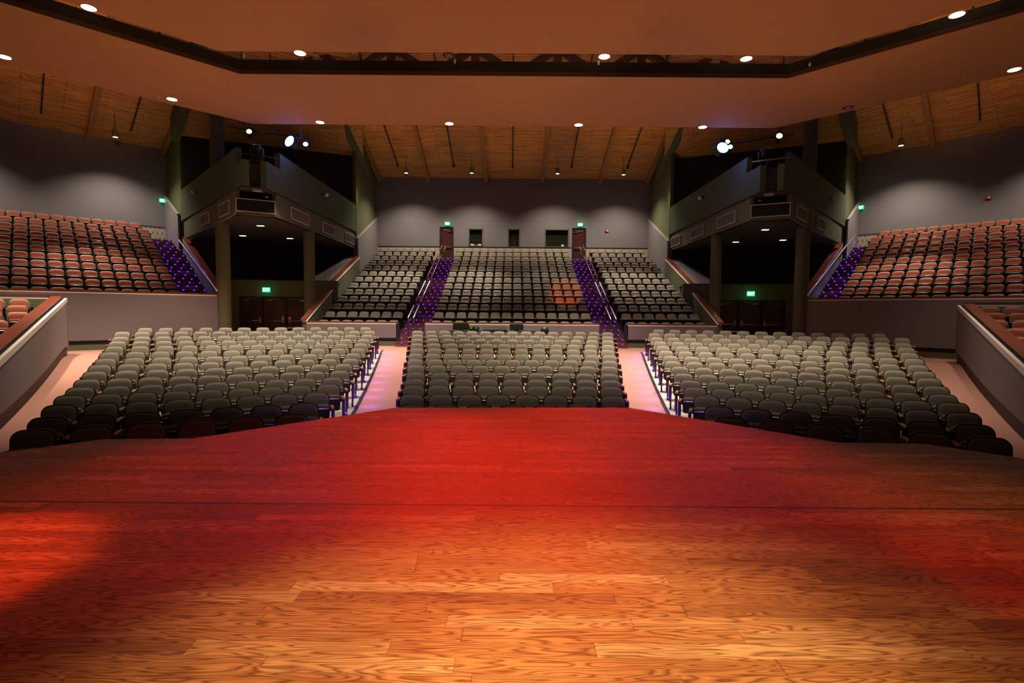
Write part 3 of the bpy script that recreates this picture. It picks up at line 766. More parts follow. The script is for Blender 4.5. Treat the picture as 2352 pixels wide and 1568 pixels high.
# big timber truss seen through the ceiling slot
t = thing('roof_truss', 'dark timber truss glimpsed through the slot between the ceiling panels', 'truss')
def bar3(b, p, q, w_, h_):
    p = Vector(p); q = Vector(q); d = (q - p).normalized(); y = Vector((0, 1, 0)) * w_ / 2; n = d.cross(Vector((0, 1, 0))).normalized() * h_ / 2
    vs = [tuple(c + sg * y + sh * n) for c in (p, q) for sg in (-1, 1) for sh in (-1, 1)]
    b.add(vs, [(0, 1, 3, 2), (4, 6, 7, 5), (0, 4, 5, 1), (2, 3, 7, 6), (0, 2, 6, 4), (1, 5, 7, 3)])
px = [-9.4, -5.65, -1.8, 2.0, 5.85, 9.6]; zlo, zhi = Z(10.75), Z(12.2)
b = MB(); bar3(b, (-11, 25, zlo), (11, 25, zlo), .3, .55); b.build('bottom_chord', 'truss', t)
b = MB(); bar3(b, (-11, 25, zhi), (11, 25, zhi), .3, .4); b.build('top_chord', 'truss', t)
for x in px: b = MB(); bar3(b, (x, 25, zlo), (x, 25, zhi), .3, .35); b.build('post', 'truss', t)
for a, c in zip(px, px[1:]):
    m_ = (a + c) / 2
    b = MB(); bar3(b, (a, 25, zhi - .2), (m_, 25, zlo), .28, .3); b.build('brace', 'truss', t)
    b = MB(); bar3(b, (c, 25, zhi - .2), (m_, 25, zlo), .28, .3); b.build('brace', 'truss', t)
t2 = fam(t)
dup(t2, (0, -3.4, .75), 0, 'second dark timber truss nearer the stage, above the ceiling panels')

# ---------------------------------------------------------------- hanging ceiling panels with downlights
ZC = 7.0
def octo(yf, hw, reach=12):  # front edge + wings at 45 degrees
    return [(-hw - reach, yf - reach), (-hw, yf), (hw, yf), (hw + reach, yf - reach)]
def cloud(name, near, far, thick=.42):
    A_, B_ = octo(*near), octo(*far); out = []
    b = MB()
    for i in range(3): b.prism([A_[i], A_[i + 1], B_[i + 1], B_[i]], Z(ZC), Z(ZC) + .1, 0)
    for i in range(3):
        b.wall(A_[i], A_[i + 1], Z(ZC) + .09, Z(ZC) + thick, .05, 1, 1); b.wall(A_[i], A_[i + 1], Z(ZC) - .002, Z(ZC) + .12, .02, 2, -1)
        b.wall(B_[i], B_[i + 1], Z(ZC) + .09, Z(ZC) + thick, .05, 1, -1)
    return struct(b.build(name, ['cloud', 'fascia', 'lip']))
cloud('ceiling', (12.3, 7.25), (14.9, 8.05)); cloud('ceiling', (16.3, 8.22), (20.6, 9.94))
b = MB(); b.box(-26, -3, Z(16), 26, 38, Z(16) + .2); struct(b.build('ceiling', 'dark'))
def zpt(u, v, z): x, y = from_px(u, v, z); return (x, y)
cans = [((204, 18), 1, 'leftmost lit downlight in the nearer ceiling panel'), ((689, 122), 1, 'second lit downlight from the left in the nearer ceiling panel'), ((1388, 130), 1, 'third lit downlight from the left in the nearer ceiling panel'),
        ((1714, 135), 1, 'fourth lit downlight from the left in the nearer ceiling panel'), ((2198, 34), 1, 'rightmost lit downlight in the nearer ceiling panel'),
        ((1031, 127), 0, 'unlit dark downlight in the nearer ceiling panel'),
        ((10, 131), 1, 'lit downlight at the far left end of the farther ceiling panel'), ((395, 228), 1, 'lit downlight on the left wing of the farther ceiling panel'), ((735, 281), 1, 'lit downlight in the farther ceiling panel beside the left blue spotlights'),
        ((1032, 284), 1, 'lit downlight left of centre in the farther ceiling panel'), ((1329, 287), 1, 'lit downlight right of centre in the farther ceiling panel'), ((1614, 292), 1, 'lit downlight in the farther ceiling panel beside the right blue spotlights'),
        ((1948, 247), 0, 'unlit dark downlight on the right wing of the farther ceiling panel'), ((2330, 160), 1, 'lit downlight at the far right end of the farther ceiling panel')]
for (uv, on, lab) in cans:
    x, y = zpt(uv[0], uv[1], ZC)
    t = thing('recessed_downlight', lab, 'ceiling light', (x, y, Z(ZC)))
    b = MB(); b.lathe((0, 0, 0), [(.145, -.002), (.175, -.008), (.18, .0), (.145, .0)], 0, 24); b.build('trim_ring', 'cloud' if on else 'frame', t)
    b = MB(); b.lathe((0, 0, 0), [(.0, -.004), (.148, -.004)], 0, 24); b.build('lens', 'lens' if on else 'frame', t)
    if not on:
        b = MB()
        for dx in (-.06, 0, .06): b.box(dx - .008, -.1, -.02, dx + .008, .1, -.005)
        b.build('baffle', 'alu', t)
    dim = {1614: .22, 2330: .15, 2198: .5}.get(uv[0], 1)
    if on: lamp('SPOT', (x, y, Z(ZC) - .05), (4300 if y > 14.5 else 2600) * dim, (1, .84, .66), (x * 1.02, y + .6, 0), .1, 72, 1, name='downlight_and_fill_beam')
for k, (u, v) in enumerate(((561, 128), (1045, 141), (1375, 145), (1860, 149), (365, 221), (921, 282), (1173, 285), (1443, 288), (670, 279), (1690, 289), (2004, 234))):
    x, y = zpt(u, v, ZC); b = MB(); b.lathe((0, 0, 0), [(.0, .06), (.035, .06), (.035, 0), (.03, -.02), (.012, -.05), (.0, -.05)], 0, 10)
    tag(b.build('fire_sprinkler', 'alu', loc=(x, y, Z(ZC))), 'small pale sprinkler head dotted under the hanging ceiling panels', 'sprinkler', 'sprinkler heads in the hanging ceiling')

# ---------------------------------------------------------------- both flanks (built for the left, mirrored for the right)
DW = Vector((-.66, .75)).normalized()
for s, nm in ((-1, 'left'), (1, 'right')):
    def P(x, y): return (-s * x, y)         # left-hand plan coordinates -> this side
    sd = 1 if s < 0 else -1                  # slab side flips with the mirror
    R = REDS[s]; th = R['th']
    # --- tall side wall closing the centre section + low sloping fabric panel
    b = MB(); b.wall(P(-9.25, 31.6), P(-9.25, 36.3), Z(-1.7), Z(ZE) + 1.5, .2, 0, sd)
    struct(b.build('wall_centre_%s' % nm, 'olive'))
    b = MB(); b.wall(P(-9.14, 31.55), P(-9.14, 36.2), Z(2.0), (Z(4.12), Z(6.12)), .1, 0, sd); b.wall(P(-9.12, 31.53), P(-9.12, 36.2), (Z(4.12), Z(6.12)), (Z(4.17), Z(6.17)), .14, 1, sd)
    struct(b.build('wall_wing_%s' % nm, ['wall', 'trimd']))
    o = along_roof(P(0, 36.2), (1, 0), (0, -1), ZE, P(-9.25, 0)[0], 2.0, 17, 0, 1.35, .22, 'roof_girder', 'olive'); tag(o, 'deep painted sloping girder along the %s edge of the rear plank ceiling' % nm, 'girder')
    # sloping parapet down the stairs side of the centre tiers
    b = MB(); zz = lambda y: Z(-.5 + (y - 23.3) * .437)
    b.wall(P(-9.05, 23.32), P(-9.05, 27.1), Z(-1.7), (zz(23.3) - .08, zz(27.1) - .08), .2, 0, sd); b.wall(P(-9.05, 27.1), P(-9.05, 31.6), Z(-1.7), (zz(27.1) + .14, Z(3.04)), .2, 0, sd)
    b.wall(P(-9.03, 23.3), P(-9.03, 27.1), (zz(23.3) - .08, zz(27.1) - .08), (zz(23.3) - .05, zz(27.1) - .05), .22, 1, sd); b.wall(P(-9.03, 27.1), P(-9.03, 31.6), (zz(27.1) + .14, Z(3.04)), (zz(27.1) + .17, Z(3.07)), .22, 1, sd)
    b.wall(P(-9.08, 23.25), P(-9.08, 27.12), (zz(23.3) - .05, zz(27.1) - .05), (zz(23.3) + .03, zz(27.1) + .03), .22, 2, sd); b.wall(P(-9.08, 27.08), P(-9.08, 31.6), (zz(27.1) + .17, Z(3.07)), (zz(27.1) + .25, Z(3.15)), .22, 2, sd)
    struct(b.build('wall_parapet_%s' % nm, ['olive', 'white', 'cap']))
    # --- balcony parapets
    c1, c2, c3, c4 = (-9.27, 32.2), (-9.27, 21.4), (-9.27, 20.2), (-10.0, 19.9)
    c5, c6 = (-10.62, 20.58), (-17.5, 28.2)
    b = MB(); b.wall(P(*c2), P(*c1), Z(4.55), Z(6.1), .22, 0, sd); b.wall(P(*c3), P(*c2), Z(4.55), Z(5.5), .22, 0, sd)
    b.wall(P(*c5), P(*c4), Z(4.55), Z(5.5), .22, 0, sd); b.wall(P(*c6), P(*c5), Z(4.55), Z(6.1), .22, 0, sd)
    b.wall(P(-9.29, 21.35), P(-9.29, 32.2), Z(6.1), Z(6.14), .24, 1, sd); b.wall(P(-17.48, 28.2), P(-10.6, 20.6), Z(6.1), Z(6.14), .24, 1, sd)
    struct(b.build('wall_balcony_%s' % nm, ['oliveg', 'dark']))
    b = MB(); b.wall(P(-10.05, 20.12), P(-9.35, 20.42), Z(4.55), Z(5.43), .1, 0, sd); struct(b.build('wall_balcony_front_%s' % nm, 'dark'))
    # railing bar across the opening
    t = thing('balcony_rail', 'thin pipe rail closing the corner of the %s balcony' % nm, 'railing')
    b = MB(); pa, pb = P(-10.55, 20.5), P(-9.3, 21.0); b.tube([(*pa, Z(5.88)), (*pb, Z(5.84))], .022, 0, 8); b.build('rail', 'alu' if s > 0 else 'lip', t)
    for f in (.05, .6): b = MB(); q = Vector(pa) * (1 - f) + Vector(pb) * f; b.tube([(q.x, q.y, Z(5.4)), (q.x, q.y, Z(5.87))], .016, 0, 6); b.build('post', 'lip', t)
    # --- soffit box with vent grilles
    l1, l2, l3 = Vector((-9.36, 32.2)), Vector((-9.36, 21.15)), Vector((-10.62, 20.5)); l4 = l3 + DW * 10
    b = MB(); b.wall(P(*l2), P(*l1), Z(3.6), Z(4.5), .15, 0, sd); b.wall(P(*l4), P(*l3), Z(3.6), Z(4.5), .15, 0, sd)
    b.wall(P(*l3), P(*l2), Z(3.6), Z(3.68), .15, 0, sd); b.wall(P(*(l3 + Vector((-.12, .3)))), P(*(l2 + Vector((-.12, .3)))), Z(3.6), Z(4.6), .1, 1, sd)
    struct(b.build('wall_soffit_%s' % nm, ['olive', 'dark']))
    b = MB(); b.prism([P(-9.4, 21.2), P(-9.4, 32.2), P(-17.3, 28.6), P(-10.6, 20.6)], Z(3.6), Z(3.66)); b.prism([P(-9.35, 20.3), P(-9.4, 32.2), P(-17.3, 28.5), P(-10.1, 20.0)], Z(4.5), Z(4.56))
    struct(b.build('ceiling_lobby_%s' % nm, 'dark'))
    def vent(label, p, q, z0_, z1_, fr='alu', bars='grille'):
        p = Vector(P(*p)); q = Vector(P(*q)); d = q - p; L_ = d.length; ang = math.atan2(d.y, d.x)
        if s > 0: p, q = q, p; d = q - p; ang = math.atan2(d.y, d.x)
        t = thing('vent_grille', label, 'vent', (p.x, p.y, z0_), ang); h_ = z1_ - z0_
        b = MB(); f = .035
        b.box(0, -.05, 0, L_, 0, f); b.box(0, -.05, h_ - f, L_, 0, h_); b.box(0, -.05, f, f, 0, h_ - f); b.box(L_ - f, -.05, f, L_, 0, h_ - f); b.build('frame', fr, t)
        b = MB(); b.box(f, -.012, f, L_ - f, -.004, h_ - f); b.build('backing', 'dark', t)
        b = MB(); k = int(L_ / .055)
        for i in range(1, k): x = L_ * i / k; b.box(x - .01, -.035, f, x + .01, -.015, h_ - f)
        b.build('bars', bars, t)
    vent('vent grille in the %s balcony soffit nearest its corner, centre side' % nm, (-9.345, 22.5), (-9.345, 24.4), Z(3.76), Z(4.26))
    vent('middle vent grille in the %s balcony soffit, centre side' % nm, (-9.345, 26.2), (-9.345, 28.0), Z(3.76), Z(4.26))
    vent('farthest vent grille in the %s balcony soffit, centre side' % nm, (-9.345, 29.7), (-9.345, 31.5), Z(3.76), Z(4.26))
    nrm = Vector((DW.y, -DW.x)); nrm = -nrm if nrm.y > 0 else nrm
    g = lambda q: l3 + DW * q + nrm * .012
    vent('vent grille in the %s balcony soffit nearest its corner, outer side' % nm, g(2.35), g(.7), Z(3.72), Z(4.24))
    vent('farther vent grille in the %s balcony soffit, outer side' % nm, g(5.9), g(4.2), Z(3.76), Z(4.26))
    vent('long framed grille across the blunt corner of the %s balcony soffit' % nm, l3 + Vector((.02, -.03)), l2 + Vector((.0, -.03)), Z(3.69), Z(4.2), bars='fascia')
    # columns
    for (cx, cy, rr, zt_, lab) in ((-9.62, 25.2, .25, 4.5, 'round green column under the %s balcony beside the centre seats'), (-12.5, 23.0, .28, 4.5, 'round green column under the %s balcony beside the red section'), (-13.3, 24.2, .29, 12, 'tall dark column rising behind the %s balcony')):
        x, y = P(cx, cy); b = MB(); zb_ = Z(-1.65) if zt_ < 5 else Z(4.56); b.lathe((0, 0, 0), [(rr, zb_), (rr, Z(zt_))], 0, 32); tag(b.build('column', 'olive', loc=(x, y, 0)), lab % nm, 'column')
    # catwalk back wall
    b = MB(); b.wall(P(-17.6, 28.65), P(-9.3, 32.3), Z(-1.7), Z(9.8), .2, 0, sd); struct(b.build('wall_tower_%s' % nm, 'dark'))
    b = MB(); b.wall(P(-9.9, 31.9), P(-9.4, 32.1), Z(4.56), Z(6.7), .06, 0, -sd); b.wall(P(-17.2, 28.7), P(-16.8, 28.9), Z(4.56), Z(6.7), .06, 0, -sd); struct(b.build('trim_5', 'door'))
    # roof facet over the tower
    ang = math.atan2(32.3 - 28.65, -9.3 + 17.6)
    e_ = Vector((math.cos(ang), math.sin(ang)))
    if s < 0: plank_facet('ceiling', P(-17.6, 28.65), ang, -.3, 9.3, 12, 9.25, shape=[(-.4, -.3), (9.4, -.3), (7.5, 12), (3.5, 12)])
    else: plank_facet('ceiling', P(-9.3, 32.3), -ang, -.3, 9.3, 12, 9.25, shape=[(-.3, -.3), (9.5, -.3), (5.6, 12), (1.6, 12)])
    # --- lobby: door wall with three leaves and EXIT sign
    dc = Vector(P(-11.75, 26.2)); la = math.radians(12) * (-s)
    ex = Vector((math.cos(la), math.sin(la)))
    def LP(x, y=0): v = dc + ex * x + Vector((-ex.y, ex.x)) * y; return (v.x, v.y)
    b = MB(); zt_ = Z(.56)
    b.prism([LP(-3.2), LP(3.0), LP(3.0, .25), LP(-3.2, .25)], zt_ + .02, Z(1.36), 0); b.prism([LP(-3.2, -.02), LP(3.0, -.02), LP(3.0, .3), LP(-3.2, .3)], Z(1.36), Z(1.40), 1)
    b.prism([LP(-3.2), LP(-1.62), LP(-1.62, .25), LP(-3.2, .25)], Z(-1.7), zt_ + .02, 0); b.prism([LP(1.62), LP(3.0), LP(3.0, .25), LP(1.62, .25)], Z(-1.7), zt_ + .02, 0)
    b.prism([LP(-3.2, .25), LP(3.0, .25), LP(3.0, 3), LP(-3.2, 3)], Z(1.3), Z(1.36), 1)
    struct(b.build('wall_lobby_%s' % nm, ['olive', 'dark']))
    k0 = 3 if s < 0 else 6
    hs = (1, 1, -1) if s < 0 else (1, -1, -1)
    for i in range(3):
        door(k0 + i, '%s leaf from the left of the dark lobby doors under the %s balcony' % (ORD[i], nm), LP((i - 1) * 1.06, .08), la, .98, 2.12, Z(-1.62), 'doord', bars='brass', hinge=hs[i], frame=True)
    ep = LP(-.35 if s < 0 else .0, -.06); exit_sign('green lit EXIT sign over the lobby doors under the %s balcony' % nm, (ep[0], ep[1], Z(.78)), la, w_=.36, h_=.24)
    t = thing('bench', 'pale edged narrow table beside the %s lobby doors' % nm, 'table', (*LP(1.1 if s < 0 else -1.1, -.9), Z(-1.62)), la)
    b = MB(); b.box(-.35, -.2, .66, .35, .2, .7); b.build('tabletop', 'white', t)
    for dx in (-.3, .3): b = MB(); b.box(dx - .02, -.15, 0, dx + .02, .15, .66); b.build('leg', 'frame', t)
    for i, (x, y, z) in enumerate(((-10.9, 23.1, 3.6), (-13.3, 26.3, 3.6), (-11.35, 27.2, 3.6))):
        xx, yy = P(x, y); t = thing('soffit_light', '%s small warm lamp from the corner under the %s balcony' % (ORD[i], nm), 'ceiling light', (xx, yy, Z(z)))
        b = MB(); b.box(-.16, -.1, -.05, .16, .1, 0); b.build('housing', 'fire' if 0 else 'lip', t)
        b = MB(); b.box(-.13, -.08, -.06, .13, .08, -.051); b.build('lens', 'lenso', t)
        lamp('SPOT', (xx, yy, Z(z) - .1), 22, (1, .66, .42), (xx, yy, 0), .1, 120, 1, name='soffit_beam')
    # triangular ledge behind the parapet
    b = MB(); b.add([(*P(-9.25, 27.3), Z(1.38)), (*P(-10.6, 27.3), Z(1.38)), (*P(-9.75, 31.9), Z(3.25)), (*P(-9.25, 31.9), Z(3.2))], [(0, 1, 2, 3)]); b.add([(*P(-9.25, 27.3), Z(1.3)), (*P(-10.6, 27.3), Z(1.3)), (*P(-9.75, 31.9), Z(3.1)), (*P(-9.25, 31.9), Z(3.1))], [(3, 2, 1, 0)])
    struct(b.build('trim_6', 'wall'))
    # small fittings on the balcony faces
    def fitting(name, label, cat, p, ang, m1='white', m2='frame'):
        t = thing(name, label, cat, p, ang); b = MB(); b.box(-.05, -.16, -.05, .05, 0, .05); b.build('bracket', m2, t)
        b = MB(); b.lathe((0, 0, 0), [(0, .0), (.08, .01), (.09, .12), (0, .14)], 0, 12, Matrix.Translation((0, -.16, .0)) @ Matrix.Rotation(math.radians(120), 4, 'X')); b.build('lamp_head', m1, t)
    fitting('wall_spotlight', 'small white-headed fitting on the %s balcony face toward the centre seats' % nm, 'spotlight', (*P(-9.22, 25.9), Z(5.5)), -s * PI / 2 * -1 if 0 else (PI / 2 if s < 0 else -PI / 2))
    q = l3 + DW * 7.2 + nrm * .12; fitting('wall_spotlight', 'small white-headed fitting on the %s balcony face toward the red seats' % nm, 'spotlight', (*P(*q), Z(5.55)), (math.radians(41) if s < 0 else -math.radians(41)))
    b = MB(); x, y = P(-9.75, 20.45); b.box(-.16, -.06, -.04, .16, .06, .04); tag(b.build('emergency_light', 'alu', loc=(x, y, Z(4.47)), rotz=-s * math.radians(22)), 'pale box under the lip of the %s balcony corner' % nm, 'light')
    strobe('red alarm strobe in the dark recess of the %s balcony corner' % nm, (*P(-9.62, 20.95), Z(4.33)), math.radians(22) * -s, .5)
    # --- red section tiers, stairs, walls
    al = Vector((s * math.cos(th), -math.sin(th))); st = Vector((s * R['st'][0], R['st'][1]))
    fwd = Vector((-s * math.sin(th), -math.cos(th)))
    org = Vector((s * R['o'][0], R['o'][1])) + fwd * .09 - al * .33
    tiers('floor', org, al, st, 12, 12, Z(R['z'] - .84), R['dz'], Z(-1.7), front=.58)
    so = org - st * .58 - al * 1.45
    stairs('staircase', 'dark maroon stairs dotted with violet lights beside the upper %s red seats' % nm, so, al, st, 21, 1.45, Z(R['z'] - .84), R['dz'], Z(-1.7), nlight=(4, 3))
    for k in range(0, 11, 2):
        q = so + al * .7 + st * (k + .5); lamp('POINT', (q.x, q.y, Z(R['z'] - .84 + R['dz'] * k) + .35), 2.2, (.25, .07, 1), size=.1, name='step_glow')
    fo = Vector((s * R['o'][0], R['o'][1])) + fwd * .78
    fe = Vector(P(-12.5, 22.75)); tt = (fe - fo).dot(-al); pe = fo - al * tt; p2 = fo + al * 10.5
    if s < 0: front_wall('wall_front_%s' % nm, p2, pe, Z(.56), Z(-1.62), side=1, zsk=.36)
    else: front_wall('wall_front_%s' % nm, pe, p2, Z(.56), Z(-1.62), side=1, zsk=.36)
    # back wall
    bo = Vector((s * (R['o'][0] + 10 * R['st'][0]), R['o'][1] + 10 * R['st'][1])) - fwd * .85
    bc = bo - al * 1.5; be = bo + al * 14
    pp, qq = (be, bc) if s < 0 else (bc, be)
    zfl = R['z'] - .84 + R['dz'] * 10
    ba = th if s < 0 else math.radians(44); fwb = Vector((-s * math.sin(ba), -math.cos(ba)))
    b = MB(); b.wall(pp, qq, Z(zfl), Z(9.6), .25, 0, 1); struct(b.build('wall_%s' % nm, 'wall'))
    mid = bc + al * 3.2; pp2, qq2 = (mid, bc) if s < 0 else (bc, mid)
    t = MB(); L_ = (qq2 - pp2).length; t.box(0, -.06, 0, L_, -.01, .75); struct(t.build('baseboard_%s' % nm, 'perf', loc=(pp2.x, pp2.y, Z(zfl) + .05), rotz=math.atan2((qq2 - pp2).y, (qq2 - pp2).x)))
    b = MB(); b.wall(pp + fwd * .07, qq + fwd * .07, Z(zfl + .8), Z(zfl + .88), .06, 0, 1); b.wall(pp + fwd * .06, qq + fwd * .06, Z(zfl), Z(zfl + .06), .05, 0, 1)
    b.wall(bc + fwd * .02, bc - fwd * .02 + al * .12, Z(zfl), Z(zfl + 2.2), .05, 0, 1); struct(b.build('trim_7', 'brownd'))
    # wing wall: fabric panel low, painted above, then girder under the roof
    w1 = Vector(P(-17.8, 28.75)); w2 = bc
    b = MB(); b.wall(w1, w2, Z(-1.7), Z(10.2), .2, 0, -sd); struct(b.build('wall_outer_%s' % nm, 'olive'))
    inn = -al * -.08
    b = MB(); b.wall(w1 + inn, w2 + inn, Z(2.2), (Z(4.95), Z(6.35)), .1, 0, sd); b.wall(w1 + inn * 1.2, w2 + inn * 1.2, (Z(4.95), Z(6.35)), (Z(5.0), Z(6.4)), .13, 1, sd)
    struct(b.build('wall_outer_panel_%s' % nm, ['wall', 'trimd']))
    # parapet with cap down the stairs
    k1 = Vector(P(-12.5, 22.72))
    b = MB(); b.wall(k1, w1, Z(-1.7), (Z(.45), Z(3.68)), .2, 0, -sd); b.wall(k1, w1, (Z(.45), Z(3.68)), (Z(.48), Z(3.71)), .2, 1, -sd); b.wall(k1, w1, (Z(.48), Z(3.71)), (Z(.58), Z(3.8)), .26, 2, -sd)
    struct(b.build('wall_stair_%s' % nm, ['olive', 'white', 'cap']))
    dv = (w1 - k1).normalized(); inn2 = al * .16
    t = thing('handrail', 'long bright handrail beside the %s red section stairs' % nm, 'handrail')
    ra = k1 + inn2 - dv * .1; rb = k1 + dv * 10.3 + inn2
    b = MB(); b.tube([(*ra, Z(.72)), (*(ra + dv * .3), Z(.85)), (*(rb), Z(4.42)), (*(rb + dv * .35), Z(4.38))], .03, 0, 8); b.build('rail', 'silver', t)
    for f in (.1, .35, .6, .85):
        q = ra * (1 - f) + rb * f; b = MB(); b.tube([(*q, Z(.72 + 3.7 * f)), (*(q - inn2), Z(.6 + 3.7 * f))], .014, 0, 6); b.build('bracket', 'frame', t)
    # EXIT sign with arrow on the back wall near the corner
    q = bc + al * .22 + fwd * .08; exit_sign('green lit EXIT sign with an arrow high on the %s back wall' % nm, (q.x, q.y, Z(5.95)), -s * th, txt='EXIT>' if s < 0 else '<EXIT', w_=.42, h_=.22)
    q = bo + al * (5.6 if s < 0 else 4.3) + fwd * .02; strobe('red fire alarm strobe on the %s side back wall' % nm, (q.x, q.y, Z(8.1 if s < 0 else 5.75)), -s * th)
    # roof over the red section
    e_ = -al if s < 0 else al
    plank_facet('ceiling', bo - fwd * .2, -s * th, -14 if s < 0 else -1.6, 1.6 if s < 0 else 14, 16, 9.05)
    for k, tt in enumerate((-1.35, 2.0, 5.6, 9.3)):
        tag(along_roof(bo, al, fwb, 9.1, tt, 0, 15, 0, .42, .11, 'roof_beam', 'beam'), '%s timber roof beam from the corner over the %s red section' % (ORD[k], nm), 'beam', 'roof beams over the %s red section' % nm)
    for k, tt in enumerate((.35, 3.9, 7.6)):
        o = along_roof(bo, al, fwb, 9.1, tt, 1.3, 10, .25, .31, .03, 'sprinkler_pipe', 'frame'); tag(o, '%s black pipe from the corner under the %s plank ceiling' % (ORD[k], nm), 'pipe', 'black pipes under the %s ceiling' % nm)
    for k, tt in enumerate((1.15, 7.2)):
        pendant('%s pendant downlight from the corner over the %s red section' % (ORD[k], nm), bo, al, fwd, 9.1, tt, 2.2, 1.3, 650, grp='pendants over the %s red section' % nm)
    for tt, dd in ((2.7, 7.5), (6.5, 8.0), (10.0, 8.0)):
        q = bo + al * tt + fwd * dd; lamp('SPOT', (q.x, q.y, Z(9.1 + SL * dd - 1.4)), 6000 if tt < 3 else 1800, (1, .86, .70), (q.x, q.y, 0), .06, 40 if tt < 3 else 52, 1, name='house_light_beam')
    # girder
    gd = (k1 - w1).normalized()
    b = MB(); L_ = 9; za, zb2 = 10.1, 10.1 + SL * L_
    b.wall(w1, w1 + gd * L_, (Z(za - 1.35), Z(zb2 - 1.35)), (Z(za), Z(zb2)), .4, 0, -sd); tag(b.build('roof_girder', 'olive'), 'deep painted sloping girder at the inner edge of the %s red section ceiling' % nm, 'girder')
    # --- side box parapet along the outer aisle
    a1, a2 = Vector(P(-14.7, 17.5)), Vector(P(-9.5, 9.75)); d = (a2 - a1).normalized(); a3 = a1 + d * 14
    def zl(L): return Z(.28 - .138 * L) 
    LL = 14
    outn = Vector((-d.y, d.x)) * (1 if s > 0 else -1)
    if outn.x * s < 0: outn = -outn
    b = MB(); n_ = 14
    for i in range(n_):
        q0, q1 = a1 + d * (LL * i / n_), a1 + d * (LL * (i + 1) / n_); L0, L1 = LL * i / n_, LL * (i + 1) / n_
        sg = 1 if (Vector((-d.y, d.x)) - outn).length < .1 else -1
        f0, f1 = fz(*q0), fz(*q1)
        b.wall(q0, q1, (f0 + .32, f1 + .32), (zl(L0) - .13, zl(L1) - .13), .12, 0, sg)
        b.wall(q0 - outn * .012, q1 - outn * .012, (zl(L0) - .13, zl(L1) - .13), (zl(L0), zl(L1)), .07, 1, sg)
        b.wall(q0 + outn * .1, q1 + outn * .1, (f0 + .1, f1 + .1), (zl(L0) - .02, zl(L1) - .02), .05, 3, sg)
        b.wall(q0 + outn * .12, q1 + outn * .12, (zl(L0) + .0, zl(L1) + .0), (zl(L0) + .06, zl(L1) + .06), .27, 2, sg)
        b.wall(q0 + outn * .05, q1 + outn * .05, (f0 - .1, f1 - .1), (f0 + .3, f1 + .3), .1, 4, sg)
    b.prism([a1, a1 + outn * .4, a1 + outn * .4 + d * .1, a1 + d * .1], fz(*a1) + .3, zl(0) - .05, 0)
    struct(b.build('wall_box_%s' % nm, ['walld', 'white', 'cap', 'frame', 'brownd']))
    # rear wall of the side box
    bw0 = a1 + outn * .15 + d * .05; bth = math.radians(40); bdir = Vector((s * math.cos(math.radians(30)), -math.sin(math.radians(30))))
    b = MB(); q1 = bw0 + bdir * 6
    sg = 1 if s < 0 else -1
    if s < 0: pa, pb = q1, bw0
    else: pa, pb = bw0, q1
    b.wall(pa, pb, Z(-1.7), Z(.24), .15, 0, 1); b.wall(pa, pb, Z(.24), Z(.28), .16, 1, 1); b.wall(pa, pb, Z(.31), Z(.37), .2, 2, 1)
    struct(b.build('wall_box_rear_%s' % nm, ['olive', 'white', 'cap']))
    # box floor tiers
    BX = BOX[s]
    for k, (x, y, zt_, _) in enumerate(BX):
        q = Vector((s * x, y)); al2 = Vector((s * math.cos(math.radians(46)), -math.sin(math.radians(46)))); f2 = Vector((-s * math.sin(math.radians(46)), -math.cos(math.radians(46))))
        p = q - al2 * .28 + f2 * .5
        b = MB(); b.prism([p, p + al2 * 6, p + al2 * 6 - f2 * .98, p - f2 * .98], Z(-2.4), Z(zt_ - .84)); struct(b.build('floor', 'tier'))

# ---------------------------------------------------------------- stage lighting hung by the balconies
def spotlight(label, loc, ang, tilt, lens='blue', r=.13, ln=.4, grp=None):
    t = thing('stage_spotlight', label, 'spotlight', loc, ang, grp)
    M = Matrix.Rotation(math.radians(90 + tilt), 4, 'X')
    b = MB(); b.lathe((0, 0, 0), [(0, -ln * .5), (r * .8, -ln * .5), (r * .9, -ln * .2), (r, ln * .5), (r * 1.05, ln * .5), (r * 1.05, ln * .46)], 0, 18, M); b.build('housing', 'black', t)
    b = MB(); b.lathe((0, 0, 0), [(0, ln * .5 + .012), (r * .6, ln * .5 + .01), (r * .96, ln * .5)], 0, 18, M); b.build('lens', lens, t)
    b = MB(); b.tube([(-r - .03, 0, 0), (-r - .03, 0, r + .14), (r + .03, 0, r + .14), (r + .03, 0, 0)], .014, 0, 6); b.tube([(0, 0, r + .14), (0, 0, r + .3)], .02, 0, 6); b.build('yoke', 'black', t)
    return t
def W_(u, v, Y):   # plan helper: place a measured fitting at distance Y
    x, y, = (u - 1176) / F_PX, None
    a, bb = u - 1176, v - 784; c, s_ = math.cos(ROLL), math.sin(ROLL); a, bb = a * c + bb * s_, -a * s_ + bb * c
    c, s_ = math.cos(pit), math.sin(pit); V = -bb / F_PX; yy = c + V * s_; zz = -s_ + V * c; k = Y / yy
    return (a / F_PX * k, Y, zz * k + EYE)
spotlight('brightest blue stage spotlight by the left balcony', W_(673, 330, 22.22), math.radians(-22) + PI * 0, -14, 'blue', .24)
spotlight('smaller pale blue spotlight right of the left bright blue one', W_(704, 337, 22.14), 0.2, -14, 'bluew', .10)
spotlight('white spotlight at the left end above the left balcony', W_(574, 308, 22.48), 0.3, -14, 'lensw', .10)
spotlight('brightest blue stage spotlight by the right balcony', W_(1656, 345, 22.25), 0, -14, 'blue', .24)
spotlight('smaller pale blue spotlight beside the right bright blue one', W_(1675, 343, 22.3), -.2, -14, 'bluew', .10)
spotlight('small warm lamp just above the right blue spotlights', W_(1667, 331, 22.3), 0, -14, 'lenso', .09)
spotlight('warm lit spotlight above the right balcony corner', W_(1788, 318, 22.5), -.3, -14, 'lenso', .12)
